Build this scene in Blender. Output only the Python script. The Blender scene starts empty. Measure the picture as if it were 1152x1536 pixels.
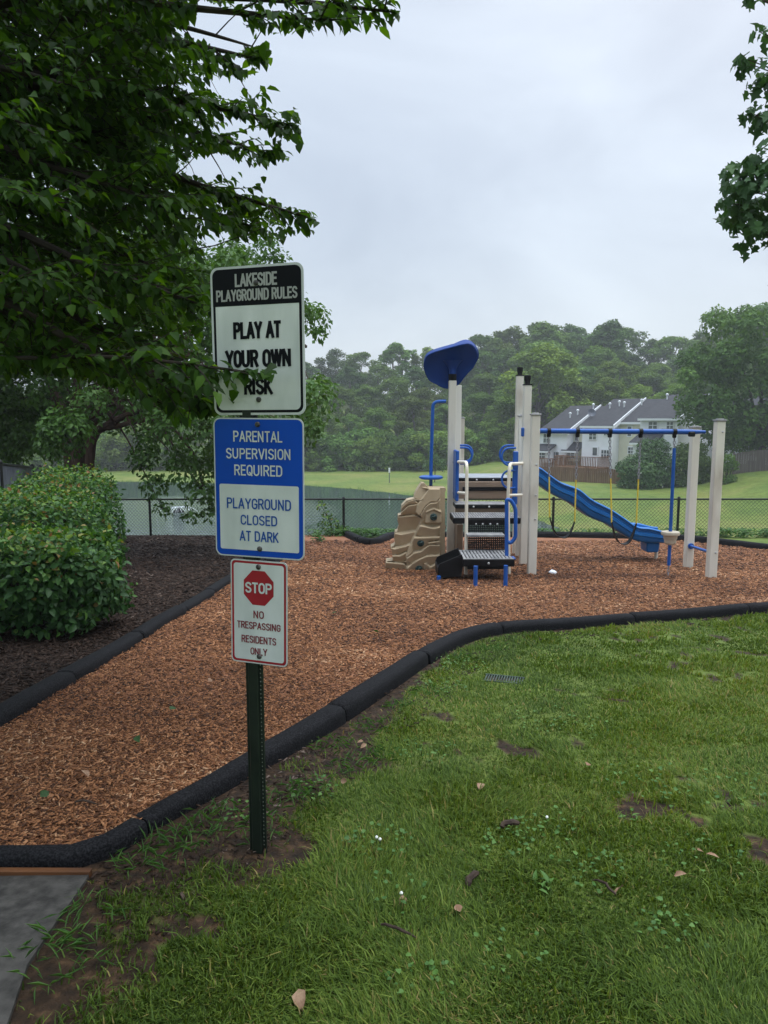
import bpy, bmesh, math, random
import numpy as np
from mathutils import Vector, Matrix, Euler

sc = bpy.context.scene
R = math.radians
rnd = random.Random(7)
rng = np.random.default_rng(11)

# ------------------------------------------------------------------ camera
EYE = 1.40
PITCH = R(7.25)
FPX = 1100.0                      # focal length in pixels of the 1152x1536 frame
CX, CY = 576.0, 768.0
cam_d = bpy.data.cameras.new('camera')
cam = bpy.data.objects.new('camera', cam_d)
sc.collection.objects.link(cam)
cam.location = (0, 0, EYE)
cam.rotation_euler = (R(90) - PITCH, 0, 0)
cam_d.sensor_fit = 'VERTICAL'
cam_d.sensor_height = 36.0
cam_d.lens = FPX / 1536.0 * 36.0
cam_d.clip_start = 0.05
cam_d.clip_end = 2000
sc.camera = cam

# ------------------------------------------------------------------ sky, sun, exposure
SUN_EL, SUN_AZ = R(58), R(40)
w = bpy.data.worlds.new('World'); sc.world = w
w.use_nodes = True
nt = w.node_tree; nt.nodes.clear()
def wn(t, **k):
    n = nt.nodes.new(t)
    for a, b in k.items(): setattr(n, a, b)
    return n
out = wn('ShaderNodeOutputWorld')
sky = wn('ShaderNodeTexSky', sky_type='NISHITA', sun_disc=False, sun_elevation=SUN_EL, sun_rotation=SUN_AZ)
sky.air_density = 1.0; sky.dust_density = 4.0
bg1 = wn('ShaderNodeBackground'); bg1.inputs['Strength'].default_value = 0.05
nt.links.new(sky.outputs[0], bg1.inputs['Color'])
tc = wn('ShaderNodeTexCoord')
mp = wn('ShaderNodeMapping'); mp.inputs['Scale'].default_value = (1.0, 1.0, 2.6); mp.inputs['Location'].default_value = (3.1, 0.7, 0.2)
nt.links.new(tc.outputs['Generated'], mp.inputs['Vector'])
nz = wn('ShaderNodeTexNoise'); nz.inputs['Scale'].default_value = 1.9; nz.inputs['Detail'].default_value = 5; nz.inputs['Roughness'].default_value = 0.5
nz.inputs['Distortion'].default_value = 0.6
nt.links.new(mp.outputs[0], nz.inputs['Vector'])
rp = wn('ShaderNodeValToRGB')
rp.color_ramp.elements[0].position = 0.30; rp.color_ramp.elements[0].color = (0.42, 0.485, 0.57, 1)
rp.color_ramp.elements[1].position = 0.68; rp.color_ramp.elements[1].color = (0.72, 0.805, 0.885, 1)
nt.links.new(nz.outputs['Fac'], rp.inputs['Fac'])
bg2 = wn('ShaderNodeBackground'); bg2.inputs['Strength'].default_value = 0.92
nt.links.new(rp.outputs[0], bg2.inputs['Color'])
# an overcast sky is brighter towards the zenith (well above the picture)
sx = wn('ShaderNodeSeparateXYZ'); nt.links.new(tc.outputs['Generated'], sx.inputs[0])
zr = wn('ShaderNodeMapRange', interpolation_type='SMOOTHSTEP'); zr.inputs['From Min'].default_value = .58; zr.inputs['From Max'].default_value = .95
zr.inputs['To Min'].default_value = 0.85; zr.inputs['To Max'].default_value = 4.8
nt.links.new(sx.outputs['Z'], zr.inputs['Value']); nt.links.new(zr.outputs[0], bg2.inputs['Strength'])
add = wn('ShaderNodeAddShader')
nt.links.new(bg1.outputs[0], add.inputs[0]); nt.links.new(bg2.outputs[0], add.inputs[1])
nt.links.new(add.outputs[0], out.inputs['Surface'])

sl = bpy.data.lights.new('sun', 'SUN'); sl.energy = 1.5; sl.angle = R(35); sl.color = (1.0, 0.97, 0.93)
so = bpy.data.objects.new('sun', sl); sc.collection.objects.link(so)
sdir = Vector((math.sin(SUN_AZ) * math.cos(SUN_EL), -math.cos(SUN_AZ) * math.cos(SUN_EL) * 0.3, math.sin(SUN_EL)))
so.rotation_euler = sdir.to_track_quat('Z', 'Y').to_euler()
so.location = (5, -5, 30)

sc.view_settings.view_transform = 'Standard'
sc.view_settings.look = 'None'
sc.view_settings.exposure = 0.0
sc.view_settings.gamma = 1.0
sc.render.engine = 'CYCLES'
sc.cycles.use_denoising = True
sc.cycles.max_bounces = 6
sc.cycles.diffuse_bounces = 3
sc.cycles.glossy_bounces = 3
sc.cycles.transmission_bounces = 4
sc.cycles.transparent_max_bounces = 6
sc.cycles.volume_bounces = 0

# ------------------------------------------------------------------ projection helpers
CP, SP = math.cos(PITCH), math.sin(PITCH)
def ray(u, v):
    dx = (u - CX) / FPX; dy = -(v - CY) / FPX
    return np.array([dx, CP + dy * SP, -SP + dy * CP])
def U(u, v, Y):
    """the point at depth Y in front of the camera seen at pixel (u, v)"""
    d = ray(u, v); t = Y / d[1]
    return Vector((d[0] * t, Y, EYE + d[2] * t))
def proj(P):
    P = np.asarray(P, float); q = P - np.array([0, 0, EYE])
    zc = q[..., 1] * CP - q[..., 2] * SP
    yc = q[..., 1] * SP + q[..., 2] * CP
    zs = np.where(zc > 0.05, zc, 0.05)
    return CX + FPX * q[..., 0] / zs, CY - FPX * yc / zs, zc

# ------------------------------------------------------------------ terrain
LAKE_Z = -4.6
PY = np.array([-600, -40, -8, 0, 2.25, 10.5, 17, 20, 25, 30, 35, 50, 62, 72, 82, 140, 200, 900.])
PZ = np.array([2.0, 2.0, .25, .05, 0, -.885, -1.33, -1.85, -2.69, -3.50, -4.36, -4.50, -4.45, -4.42, -4.15, 5.5, 8.0, 8.0])
def sstep(t): t = np.clip(t, 0, 1); return t * t * (3 - 2 * t)
lake_px = [(-700, 722), (-300, 722), (140, 722), (300, 725), (460, 729), (540, 735), (620, 744), (720, 762), (800, 780), (838, 792), (830, 800), (640, 812), (300, 818), (0, 818), (-300, 816), (-700, 808)]
def lake_pt(u, v):
    d = ray(u, v); t = (LAKE_Z - EYE) / d[2]
    return (d[0] * t, d[1] * t)
LAKE = np.array([lake_pt(*p) for p in lake_px])
def inpoly(x, y, poly):
    x = np.asarray(x, float); y = np.asarray(y, float); c = np.zeros(x.shape, bool)
    n = len(poly); j = n - 1
    for i in range(n):
        xi, yi = poly[i]; xj, yj = poly[j]
        if yi != yj:
            m = ((yi > y) != (yj > y)) & (x < (xj - xi) * (y - yi) / (yj - yi) + xi)
            c ^= m
        j = i
    return c
def polydist(x, y, poly, closed=True):
    x = np.asarray(x, float); y = np.asarray(y, float); d = np.full(x.shape, 1e9)
    n = len(poly)
    for i in range(n if closed else n - 1):
        ax, ay = poly[i]; bx, by = poly[(i + 1) % n]
        ex, ey = bx - ax, by - ay; L = ex * ex + ey * ey + 1e-12
        t = np.clip(((x - ax) * ex + (y - ay) * ey) / L, 0, 1)
        d = np.minimum(d, np.hypot(x - ax - t * ex, y - ay - t * ey))
    return d
def hgt(x, y):
    x = np.asarray(x, float); y = np.asarray(y, float)
    z = np.zeros(np.broadcast(x, y).shape)
    s = 0.5 + np.abs(y) * 0.03
    for k in (-1, -.5, 0, .5, 1): z = z + np.interp(y + k * s, PY, PZ) / 5
    z = z + (1.0 * sstep((x - 4) / 9) * sstep((y - 36) / 16) + 1.25 * sstep((x - 19) / 9) * sstep((y - 28) / 22)) * (1 - sstep((y - 80) / 40))
    z = z + 0.12 * np.sin(x * .21 + 1) * np.sin(y * .17) * sstep((y - 22) / 10)
    z = z + 0.012 * np.sin(x * 2.1 + .5) * np.sin(y * 1.9 + .3) * (1 - sstep((y - 7) / 4))
    far = (y > 25)
    if np.any(far):
        d = polydist(x, y, LAKE); ins = inpoly(x, y, LAKE)
        zo = np.maximum(LAKE_Z + (z - LAKE_Z) * sstep(d / 5 + .12) , LAKE_Z + 0.01 + np.minimum(d * .05, .3))
        zi = LAKE_Z - np.minimum(.05 + d * .3, 1.5)
        z = np.where(far & ins, zi, np.where(far & (d < 14), zo, z))
    return z
def H(x, y): return float(hgt(np.array([x]), np.array([y]))[0])
def G(u, v, lo=0.8, hi=120):
    """first ground point along the ray of pixel (u, v)"""
    d = ray(u, v)
    Y = np.geomspace(lo, hi, 900); t = Y / d[1]
    gap = EYE + d[2] * t - hgt(d[0] * t, Y)
    k = np.argmax(gap < 0)
    if gap[k] >= 0: k = len(Y) - 1
    a, b = Y[max(k - 1, 0)], Y[k]
    for _ in range(24):
        m = .5 * (a + b); tt = m / d[1]
        if EYE + d[2] * tt - H(d[0] * tt, m) < 0: b = m
        else: a = m
    tt = b / d[1]
    return Vector((d[0] * tt, b, H(d[0] * tt, b)))

# ------------------------------------------------------------------ materials
def mat(name, c, c2=None, scale=8.0, rough=.6, bump=0.0, bscale=None, spec=.28, metal=0.0, detail=5, stretch=None, attr=None, attr_c=None,
        transl=0.0, lo=.35, hi=.65, coat=0.0, c3=None, s3=2.0, objrand=False):
    m = bpy.data.materials.new(name); m.use_nodes = True
    n = m.node_tree; p = n.nodes['Principled BSDF']; L = n.links.new
    p.inputs['Roughness'].default_value = rough; p.inputs['Metallic'].default_value = metal
    p.inputs['Specular IOR Level'].default_value = spec; p.inputs['Coat Weight'].default_value = coat
    col = None
    tcn = n.nodes.new('ShaderNodeTexCoord'); vec = tcn.outputs['Object']
    if stretch:
        mp = n.nodes.new('ShaderNodeMapping'); mp.inputs['Scale'].default_value = stretch; L(vec, mp.inputs[0]); vec = mp.outputs[0]
    if attr:
        a = n.nodes.new('ShaderNodeAttribute'); a.attribute_name = attr
        r = n.nodes.new('ShaderNodeValToRGB'); e = r.color_ramp.elements
        cs = attr_c
        e[0].color = (*cs[0][1], 1); e[0].position = cs[0][0]; e[1].color = (*cs[-1][1], 1); e[1].position = cs[-1][0]
        for pos, cc in cs[1:-1]:
            q = e.new(pos); q.color = (*cc, 1)
        L(a.outputs['Fac'], r.inputs[0]); col = r.outputs[0]
    elif c2:
        t = n.nodes.new('ShaderNodeTexNoise'); t.inputs['Scale'].default_value = scale; t.inputs['Detail'].default_value = detail
        L(vec, t.inputs['Vector'])
        r = n.nodes.new('ShaderNodeValToRGB'); e = r.color_ramp.elements
        e[0].position = lo; e[0].color = (*c, 1); e[1].position = hi; e[1].color = (*c2, 1)
        L(t.outputs['Fac'], r.inputs[0]); col = r.outputs[0]
        if c3:
            t3 = n.nodes.new('ShaderNodeTexNoise'); t3.inputs['Scale'].default_value = s3; t3.inputs['Detail'].default_value = 6; L(vec, t3.inputs['Vector'])
            r3 = n.nodes.new('ShaderNodeValToRGB'); r3.color_ramp.elements[0].position = .5; r3.color_ramp.elements[1].position = .72
            L(t3.outputs['Fac'], r3.inputs[0])
            mx = n.nodes.new('ShaderNodeMix'); mx.data_type = 'RGBA'; L(r3.outputs[0], mx.inputs['Factor']); L(col, mx.inputs[6]); mx.inputs[7].default_value = (*c3, 1); col = mx.outputs[2]
    else:
        p.inputs['Base Color'].default_value = (*c, 1)
    if objrand:
        oi = n.nodes.new('ShaderNodeObjectInfo'); mr = n.nodes.new('ShaderNodeMapRange'); mr.inputs['To Min'].default_value = .62; mr.inputs['To Max'].default_value = 1.35; L(oi.outputs['Random'], mr.inputs['Value'])
        m2 = n.nodes.new('ShaderNodeMath'); m2.operation = 'MULTIPLY'; m2.inputs[1].default_value = 7.31; L(oi.outputs['Random'], m2.inputs[0]); m3 = n.nodes.new('ShaderNodeMath'); m3.operation = 'FRACT'; L(m2.outputs[0], m3.inputs[0])
        mh = n.nodes.new('ShaderNodeMapRange'); mh.inputs['To Min'].default_value = .478; mh.inputs['To Max'].default_value = .508; L(m3.outputs[0], mh.inputs['Value'])
        hv = n.nodes.new('ShaderNodeHueSaturation'); L(mr.outputs[0], hv.inputs['Value']); L(mh.outputs[0], hv.inputs['Hue']); L(col, hv.inputs['Color']); col = hv.outputs[0]
    if col: L(col, p.inputs['Base Color'])
    if bump:
        t = n.nodes.new('ShaderNodeTexNoise'); t.inputs['Scale'].default_value = bscale or scale; t.inputs['Detail'].default_value = 6; L(vec, t.inputs['Vector'])
        b = n.nodes.new('ShaderNodeBump'); b.inputs['Strength'].default_value = min(1, bump * 20); b.inputs['Distance'].default_value = bump
        L(t.outputs['Fac'], b.inputs['Height']); L(b.outputs[0], p.inputs['Normal'])
    if transl:
        tr = n.nodes.new('ShaderNodeBsdfTranslucent'); ms = n.nodes.new('ShaderNodeMixShader'); ms.inputs[0].default_value = transl
        if col:
            hs = n.nodes.new('ShaderNodeHueSaturation'); hs.inputs['Hue'].default_value = .485; hs.inputs['Saturation'].default_value = 1.15; hs.inputs['Value'].default_value = 1.5
            L(col, hs.inputs['Color']); L(hs.outputs[0], tr.inputs['Color'])
        else: tr.inputs['Color'].default_value = (*c, 1)
        L(p.outputs[0], ms.inputs[1]); L(tr.outputs[0], ms.inputs[2]); L(ms.outputs[0], n.nodes['Material Output'].inputs['Surface'])
    return m

LEAF_NEAR = [(0, (.015, .036, .007)), (.5, (.036, .090, .013)), (.8, (.075, .160, .022)), (1, (.13, .24, .035))]
M = dict(
    blue=mat('blue_powder_coat', (.010, .080, .33), (.012, .095, .39), 3, rough=.38, spec=.35),
    blue_plastic=mat('blue_plastic', (.010, .125, .39), (.014, .155, .46), 2.5, rough=.36, bump=.0006, bscale=60),
    navy=mat('navy_plastic', (.004, .034, .18), (.006, .046, .24), 2.0, rough=.5, spec=.2, bump=.0006, bscale=60),
    cream=mat('cream_post_paint', (.64, .61, .53), (.74, .71, .62), 2.2, rough=.5, c3=(.46, .41, .34), s3=3.0, bump=.0006, bscale=40, stretch=(1, 1, .3)),
    ivory=mat('ivory_tube_coat', (.72, .66, .54), (.78, .72, .60), 4, rough=.4),
    tan=mat('tan_plastic', (.27, .19, .13), (.33, .24, .165), 3, rough=.55, bump=.001, bscale=30),
    rock=mat('moulded_rock_plastic', (.38, .29, .18), (.46, .36, .235), 4.0, rough=.6, bump=.003, bscale=22),
    black=mat('black_plastic', (.004, .004, .0045), (.009, .009, .01), 8, rough=.5, spec=.16, bump=.0006, bscale=80),
    deck=mat('worn_grey_deck_coat', (.20, .20, .205), (.38, .375, .37), 9, rough=.35, bump=.001, bscale=70),
    lightdeck=mat('wet_pale_deck_coat', (.24, .26, .30), (.36, .38, .42), 6, rough=.3),
    hold=mat('dark_green_hold', (.025, .05, .045), (.035, .065, .06), 10, rough=.5),
    rubber=mat('black_rubber', (.0045, .0047, .0055), (.030, .030, .034), 150, rough=.8, bump=.006, bscale=120, spec=.10, lo=.42, hi=.74),
    steel=mat('galvanised_steel', (.38, .38, .38), (.5, .5, .5), 20, rough=.4, metal=.8),
    chain_grey=mat('chain_steel', (.30, .30, .33), rough=.45, metal=.6),
    chain_yellow=mat('yellow_chain_sleeve', (.62, .46, .04), (.7, .55, .08), 30, rough=.45),
    wire=mat('black_vinyl_wire', (.012, .014, .013), rough=.5),
    slat=mat('grey_slat', (.075, .085, .11), (.12, .13, .16), 6, rough=.5),
    post_green=mat('dark_green_post', (.008, .014, .009), (.014, .022, .014), 14, rough=.5, bump=.001, bscale=60),
    alu=mat('sign_aluminium', (.50, .52, .52), (.58, .60, .60), 12, rough=.5, spec=.5, stretch=(1, 1, .25)),
    sign_white=mat('sign_white_sheeting', (.54, .57, .56), (.70, .72, .71), 9, rough=.45, stretch=(1, 1, .35), c3=(.50, .53, .52), s3=5),
    sign_black=mat('sign_black_ink', (.005, .0055, .008), rough=.5, spec=.12),
    sign_grey=mat('sign_grey_letter', (.36, .36, .35), rough=.5),
    sign_blue=mat('sign_blue_ink', (.004, .062, .42), (.006, .074, .48), 6, rough=.45, spec=.15),
    sign_bluetext=mat('sign_blue_lettering', (.010, .075, .34), rough=.45),
    sign_red=mat('sign_red_ink', (.30, .012, .022), (.36, .016, .028), 6, rough=.42),
    sign_maroon=mat('sign_dark_red_lettering', (.20, .018, .030), rough=.45),
    bolt=mat('weathered_bolt', (.05, .05, .05), (.14, .13, .12), 60, rough=.5, metal=.6),
    bark=mat('tree_bark', (.028, .02, .016), (.075, .052, .04), 9, rough=.85, bump=.012, bscale=14, stretch=(1, 1, .25)),
    bark_red=mat('reddish_bark', (.035, .02, .015), (.085, .048, .034), 7, rough=.8, bump=.01, bscale=10, stretch=(1, 1, .2)),
    bark_pale=mat('grey_bark', (.09, .08, .07), (.16, .145, .125), 3, rough=.85, stretch=(1, 1, .3)),
    twig=mat('twig', (.016, .012, .009), (.036, .027, .019), 15, rough=.8),
    leaf=mat('pear_leaf', (.03, .08, .02), attr='tint', attr_c=LEAF_NEAR, rough=.5, transl=.48, spec=.18),
    leaf_mid=mat('fine_leaf', (.04, .09, .03), attr='tint', attr_c=[(0, (.024, .060, .012)), (.6, (.070, .155, .024)), (.88, (.075, .16, .04)), (1, (.13, .22, .06))], rough=.5, transl=.3),
    leaf_maple=mat('maple_leaf', (.03, .08, .03), attr='tint', attr_c=[(0, (.022, .06, .016)), (.6, (.050, .120, .030)), (1, (.09, .18, .045))], rough=.5, transl=.22),
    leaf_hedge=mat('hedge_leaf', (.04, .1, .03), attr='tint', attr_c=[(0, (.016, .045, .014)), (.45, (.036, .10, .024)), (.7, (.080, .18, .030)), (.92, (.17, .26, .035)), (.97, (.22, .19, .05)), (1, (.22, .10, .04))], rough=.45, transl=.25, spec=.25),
    leaf_wood_a=mat('wood_leaf_mid', (.04, .08, .03), attr='tint', attr_c=[(0, (.040, .088, .020)), (.6, (.092, .170, .034)), (1, (.155, .255, .052))], rough=.65, transl=.25, spec=.12, objrand=True),
    leaf_wood_b=mat('wood_leaf_dark', (.03, .07, .03), attr='tint', attr_c=[(0, (.030, .068, .018)), (.6, (.066, .130, .030)), (1, (.115, .195, .044))], rough=.65, transl=.25, spec=.12, objrand=True),
    leaf_wood_c=mat('wood_leaf_light', (.06, .11, .04), attr='tint', attr_c=[(0, (.052, .108, .022)), (.6, (.112, .200, .036)), (1, (.18, .29, .055))], rough=.65, transl=.25, spec=.12, objrand=True),
    leaf_big=mat('big_tree_leaf', (.05, .1, .03), attr='tint', attr_c=[(0, (.034, .080, .018)), (.6, (.080, .16, .032)), (1, (.14, .245, .05))], rough=.6, transl=.25, spec=.15),
    leaf_bush=mat('bush_leaf', (.05, .1, .04), attr='tint', attr_c=[(0, (.030, .068, .022)), (.6, (.066, .140, .040)), (.9, (.12, .21, .06)), (.965, (.16, .25, .09)), (1, (.5, .52, .46))], rough=.55, transl=.2),
    weed=mat('weed_leaf', (.06, .14, .03), attr='tint', attr_c=[(0, (.03, .08, .02)), (.6, (.06, .15, .03)), (1, (.11, .22, .045))], rough=.5, transl=.25),
    grass=mat('grass_blade', (.05, .11, .03), attr='tint', attr_c=[(0, (.032, .058, .011)), (.35, (.073, .126, .022)), (.6, (.130, .198, .034)), (.8, (.195, .255, .048)), (.94, (.24, .225, .055)), (1, (.33, .26, .11))], rough=.55, transl=.3, spec=.15),
    chip=mat('wood_chip', (.3, .15, .08), attr='tint', attr_c=[(0, (.035, .015, .008)), (.25, (.125, .050, .022)), (.6, (.275, .116, .048)), (.87, (.39, .185, .085)), (1, (.50, .31, .18))], rough=.6, spec=.2),
    barkchip=mat('bark_chip', (.05, .03, .02), attr='tint', attr_c=[(0, (.012, .007, .005)), (.6, (.034, .020, .014)), (.93, (.06, .038, .028)), (1, (.16, .12, .10))], rough=.7, spec=.15),
    mulch=mat('mulch', (.12, .048, .022), (.34, .145, .07), 55, rough=.7, bump=.012, bscale=60, detail=8, c3=(.15, .06, .03), s3=1.1),
    barkbed=mat('bark_bed', (.012, .007, .005), (.034, .020, .014), 50, rough=.8, spec=.12, bump=.012, bscale=55),
    concrete=mat('old_concrete', (.028, .026, .024), (.075, .070, .064), 22, rough=.7, bump=.010, bscale=110, c3=(.055, .05, .045), s3=2.5),
    rustwood=mat('rust_stained_board', (.05, .022, .010), (.15, .06, .022), 12, rough=.6, stretch=(.2, 1, 1)),
    siding=mat('white_siding', (.74, .76, .79), (.80, .82, .85), 1.5, rough=.6),
    siding_cream=mat('cream_siding', (.62, .60, .47), (.68, .66, .53), 1.5, rough=.6),
    trim=mat('white_trim', (.72, .74, .76), rough=.5),
    shingle=mat('dark_shingle', (.020, .021, .026), (.038, .039, .046), 6, rough=.75, bump=.01, bscale=8, stretch=(.4, 1, 1)),
    glass=mat('window_glass', (.05, .06, .07), (.11, .125, .14), 1.5, rough=.08, spec=.8),
    deckwood=mat('weathered_deck_wood', (.13, .06, .03), (.22, .11, .058), 3, rough=.75),
    fencewood=mat('brown_fence_wood', (.11, .06, .036), (.19, .11, .068), 3, rough=.8, stretch=(4, 4, .3)),
    fencegrey=mat('grey_fence_wood', (.075, .062, .055), (.13, .11, .098), 3, rough=.85, stretch=(4, 4, .3)),
    paper=mat('white_wrapper', (.68, .70, .74), (.8, .82, .85), 30, rough=.4),
    dryleaf=mat('dry_leaf', (.16, .08, .045), (.34, .22, .14), 25, rough=.7),
    stick=mat('dead_stick', (.035, .022, .016), (.075, .05, .036), 30, rough=.8),
    flower=mat('clover_flower', (.75, .76, .7), rough=.6),
    grate=mat('drain_grate', (.03, .045, .036), (.07, .10, .08), 30, rough=.5),
    soil=mat('soil', (.035, .022, .015), (.08, .05, .033), 30, rough=.85, bump=.01, bscale=50),
    spray=mat('water_spray', (.85, .9, .92), rough=.25, transl=.4),
)

# ------------------------------------------------------------------ mesh helpers
COL = sc.collection
def link(o, parent=None):
    COL.objects.link(o)
    if parent is not None: o.parent = parent
    return o
def smooth(me, on=True):
    me.polygons.foreach_set('use_smooth', np.full(len(me.polygons), on)); me.update()
def np_mesh(name, V, faces, tint=None, tname='tint'):
    """V (n,3); faces: list of int arrays (m,k)"""
    me = bpy.data.meshes.new(name)
    V = np.asarray(V, np.float32); me.vertices.add(len(V)); me.vertices.foreach_set('co', V.ravel())
    loops = np.concatenate([f.ravel() for f in faces]).astype(np.int32)
    tot = np.concatenate([np.full(len(f), f.shape[1]) for f in faces]).astype(np.int32)
    me.loops.add(len(loops)); me.loops.foreach_set('vertex_index', loops)
    me.polygons.add(len(tot)); st = np.concatenate([[0], np.cumsum(tot)[:-1]]).astype(np.int32)
    me.polygons.foreach_set('loop_start', st); me.polygons.foreach_set('loop_total', tot)
    if tint is not None:
        a = me.attributes.new(tname, 'FLOAT', 'POINT'); a.data.foreach_set('value', np.asarray(tint, np.float32))
    me.update(calc_edges=True); me.validate()
    return me
class MB:
    """collects shapes for ONE mesh object"""
    def __init__(s): s.v = []; s.f = []
    def add(s, V, F):
        o = len(s.v); s.v += [tuple(p) for p in V]; s.f += [tuple(i + o for i in f) for f in F]; return s
    def box(s, c, d, rz=0, rx=0, ry=0, ch=0.0, taper=1.0):
        bm = bmesh.new(); bmesh.ops.create_cube(bm, size=1)
        for v in bm.verts:
            k = taper if v.co.z > 0 else 1
            v.co = Vector((v.co.x * d[0] * k, v.co.y * d[1] * k, v.co.z * d[2]))
        if ch: bmesh.ops.bevel(bm, geom=bm.edges[:], offset=ch, segments=1, affect='EDGES')
        Mx = Matrix.Translation(Vector(c)) @ Euler((rx, ry, rz)).to_matrix().to_4x4()
        bm.transform(Mx); bm.verts.index_update()
        s.add([v.co for v in bm.verts], [[v.index for v in f.verts] for f in bm.faces]); bm.free(); return s
    def tube(s, path, r, n=8, cap=True):
        P = [Vector(p) for p in path]; rr = r if isinstance(r, (list, tuple)) else [r] * len(P)
        V = []; F = []; up = None
        for i, p in enumerate(P):
            t = (P[min(i + 1, len(P) - 1)] - P[max(i - 1, 0)])
            if t.length < 1e-9: t = Vector((0, 0, 1))
            t.normalize()
            if up is None:
                up = Vector((0, 0, 1)) if abs(t.z) < .9 else Vector((1, 0, 0))
            a = (up - t * up.dot(t))
            if a.length < 1e-6: a = t.orthogonal()
            a.normalize(); b = t.cross(a); up = a
            for k in range(n):
                an = 2 * math.pi * k / n; V.append(p + (a * math.cos(an) + b * math.sin(an)) * rr[i])
        for i in range(len(P) - 1):
            for k in range(n):
                F.append((i * n + k, i * n + (k + 1) % n, (i + 1) * n + (k + 1) % n, (i + 1) * n + k))
        if cap: F.append(tuple(range(n))[::-1]); F.append(tuple((len(P) - 1) * n + k for k in range(n)))
        return s.add(V, F)
    def prism(s, pts, off):
        """polygon of 3-D points extruded by the vector off"""
        n = len(pts); off = Vector(off); P = [Vector(p) for p in pts]
        V = P + [p + off for p in P]
        F = [tuple(range(n)), tuple(range(2 * n - 1, n - 1, -1))]
        F += [(i, n + i, n + (i + 1) % n, (i + 1) % n) for i in range(n)]
        return s.add(V, F)
    def lathe(s, prof, c, n=20, axis=None):
        c = Vector(c); V = []; F = []
        for r, z in prof:
            for k in range(n):
                a = 2 * math.pi * k / n; p = Vector((r * math.cos(a), r * math.sin(a), z))
                if axis is not None: p = axis @ p
                V.append(c + p)
        for i in range(len(prof) - 1):
            for k in range(n): F.append((i * n + k, i * n + (k + 1) % n, (i + 1) * n + (k + 1) % n, (i + 1) * n + k))
        F.append(tuple(range(n))[::-1]); F.append(tuple((len(prof) - 1) * n + k for k in range(n)))
        return s.add(V, F)
    def loft(s, secs, closed=True, cap=True):
        n = len(secs[0]); V = [p for q in secs for p in q]; F = []
        for i in range(len(secs) - 1):
            for k in range(n if closed else n - 1): F.append((i * n + k, i * n + (k + 1) % n, (i + 1) * n + (k + 1) % n, (i + 1) * n + k))
        if cap and closed: F.append(tuple(range(n))[::-1]); F.append(tuple((len(secs) - 1) * n + k for k in range(n)))
        return s.add(V, F)
    def build(s, name, m, parent=None, sm=False, fix=True):
        me = bpy.data.meshes.new(name); me.from_pydata(s.v, [], s.f)
        if fix:
            bm = bmesh.new(); bm.from_mesh(me); bmesh.ops.recalc_face_normals(bm, faces=bm.faces); bm.to_mesh(me); bm.free()
        me.materials.append(m)
        if sm:
            smooth(me)
            try: me.set_sharp_from_angle(angle=R(40))
            except Exception: pass
        return link(bpy.data.objects.new(name, me), parent)
def tag(o, label=None, cat=None, group=None, kind=None):
    if label: o['label'] = label
    if cat: o['category'] = cat
    if group: o['group'] = group
    if kind: o['kind'] = kind
    return o
def empty(name, loc=(0, 0, 0), label=None, cat=None, group=None):
    o = bpy.data.objects.new(name, None); o.empty_display_size = .2; link(o); o.location = loc
    return tag(o, label, cat, group)
def thing_from(name, me, m, parent=None):
    me.materials.append(m); return link(bpy.data.objects.new(name, me), parent)
def shift(o):
    """keeps a child's world coordinates although its parent Empty stands elsewhere"""
    o.matrix_parent_inverse = Matrix.Translation(-Vector(o.parent.location)) if o.parent else Matrix()
    return o
def copy_tree(o, parent=None):
    c = o.copy(); COL.objects.link(c)
    if parent is not None: c.parent = parent; c.matrix_parent_inverse = o.matrix_parent_inverse.copy()
    for ch in o.children: copy_tree(ch, c)
    return c
def catmull(P, per=8):
    P = [np.array(p, float) for p in P]; out = []
    for i in range(len(P) - 1):
        a, b, c, d = P[max(i - 1, 0)], P[i], P[i + 1], P[min(i + 2, len(P) - 1)]
        for k in range(per):
            t = k / per
            out.append(.5 * ((2 * b) + (c - a) * t + (2 * a - 5 * b + 4 * c - d) * t * t + (3 * b - a - 3 * c + d) * t ** 3))
    out.append(P[-1]); return out

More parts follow.
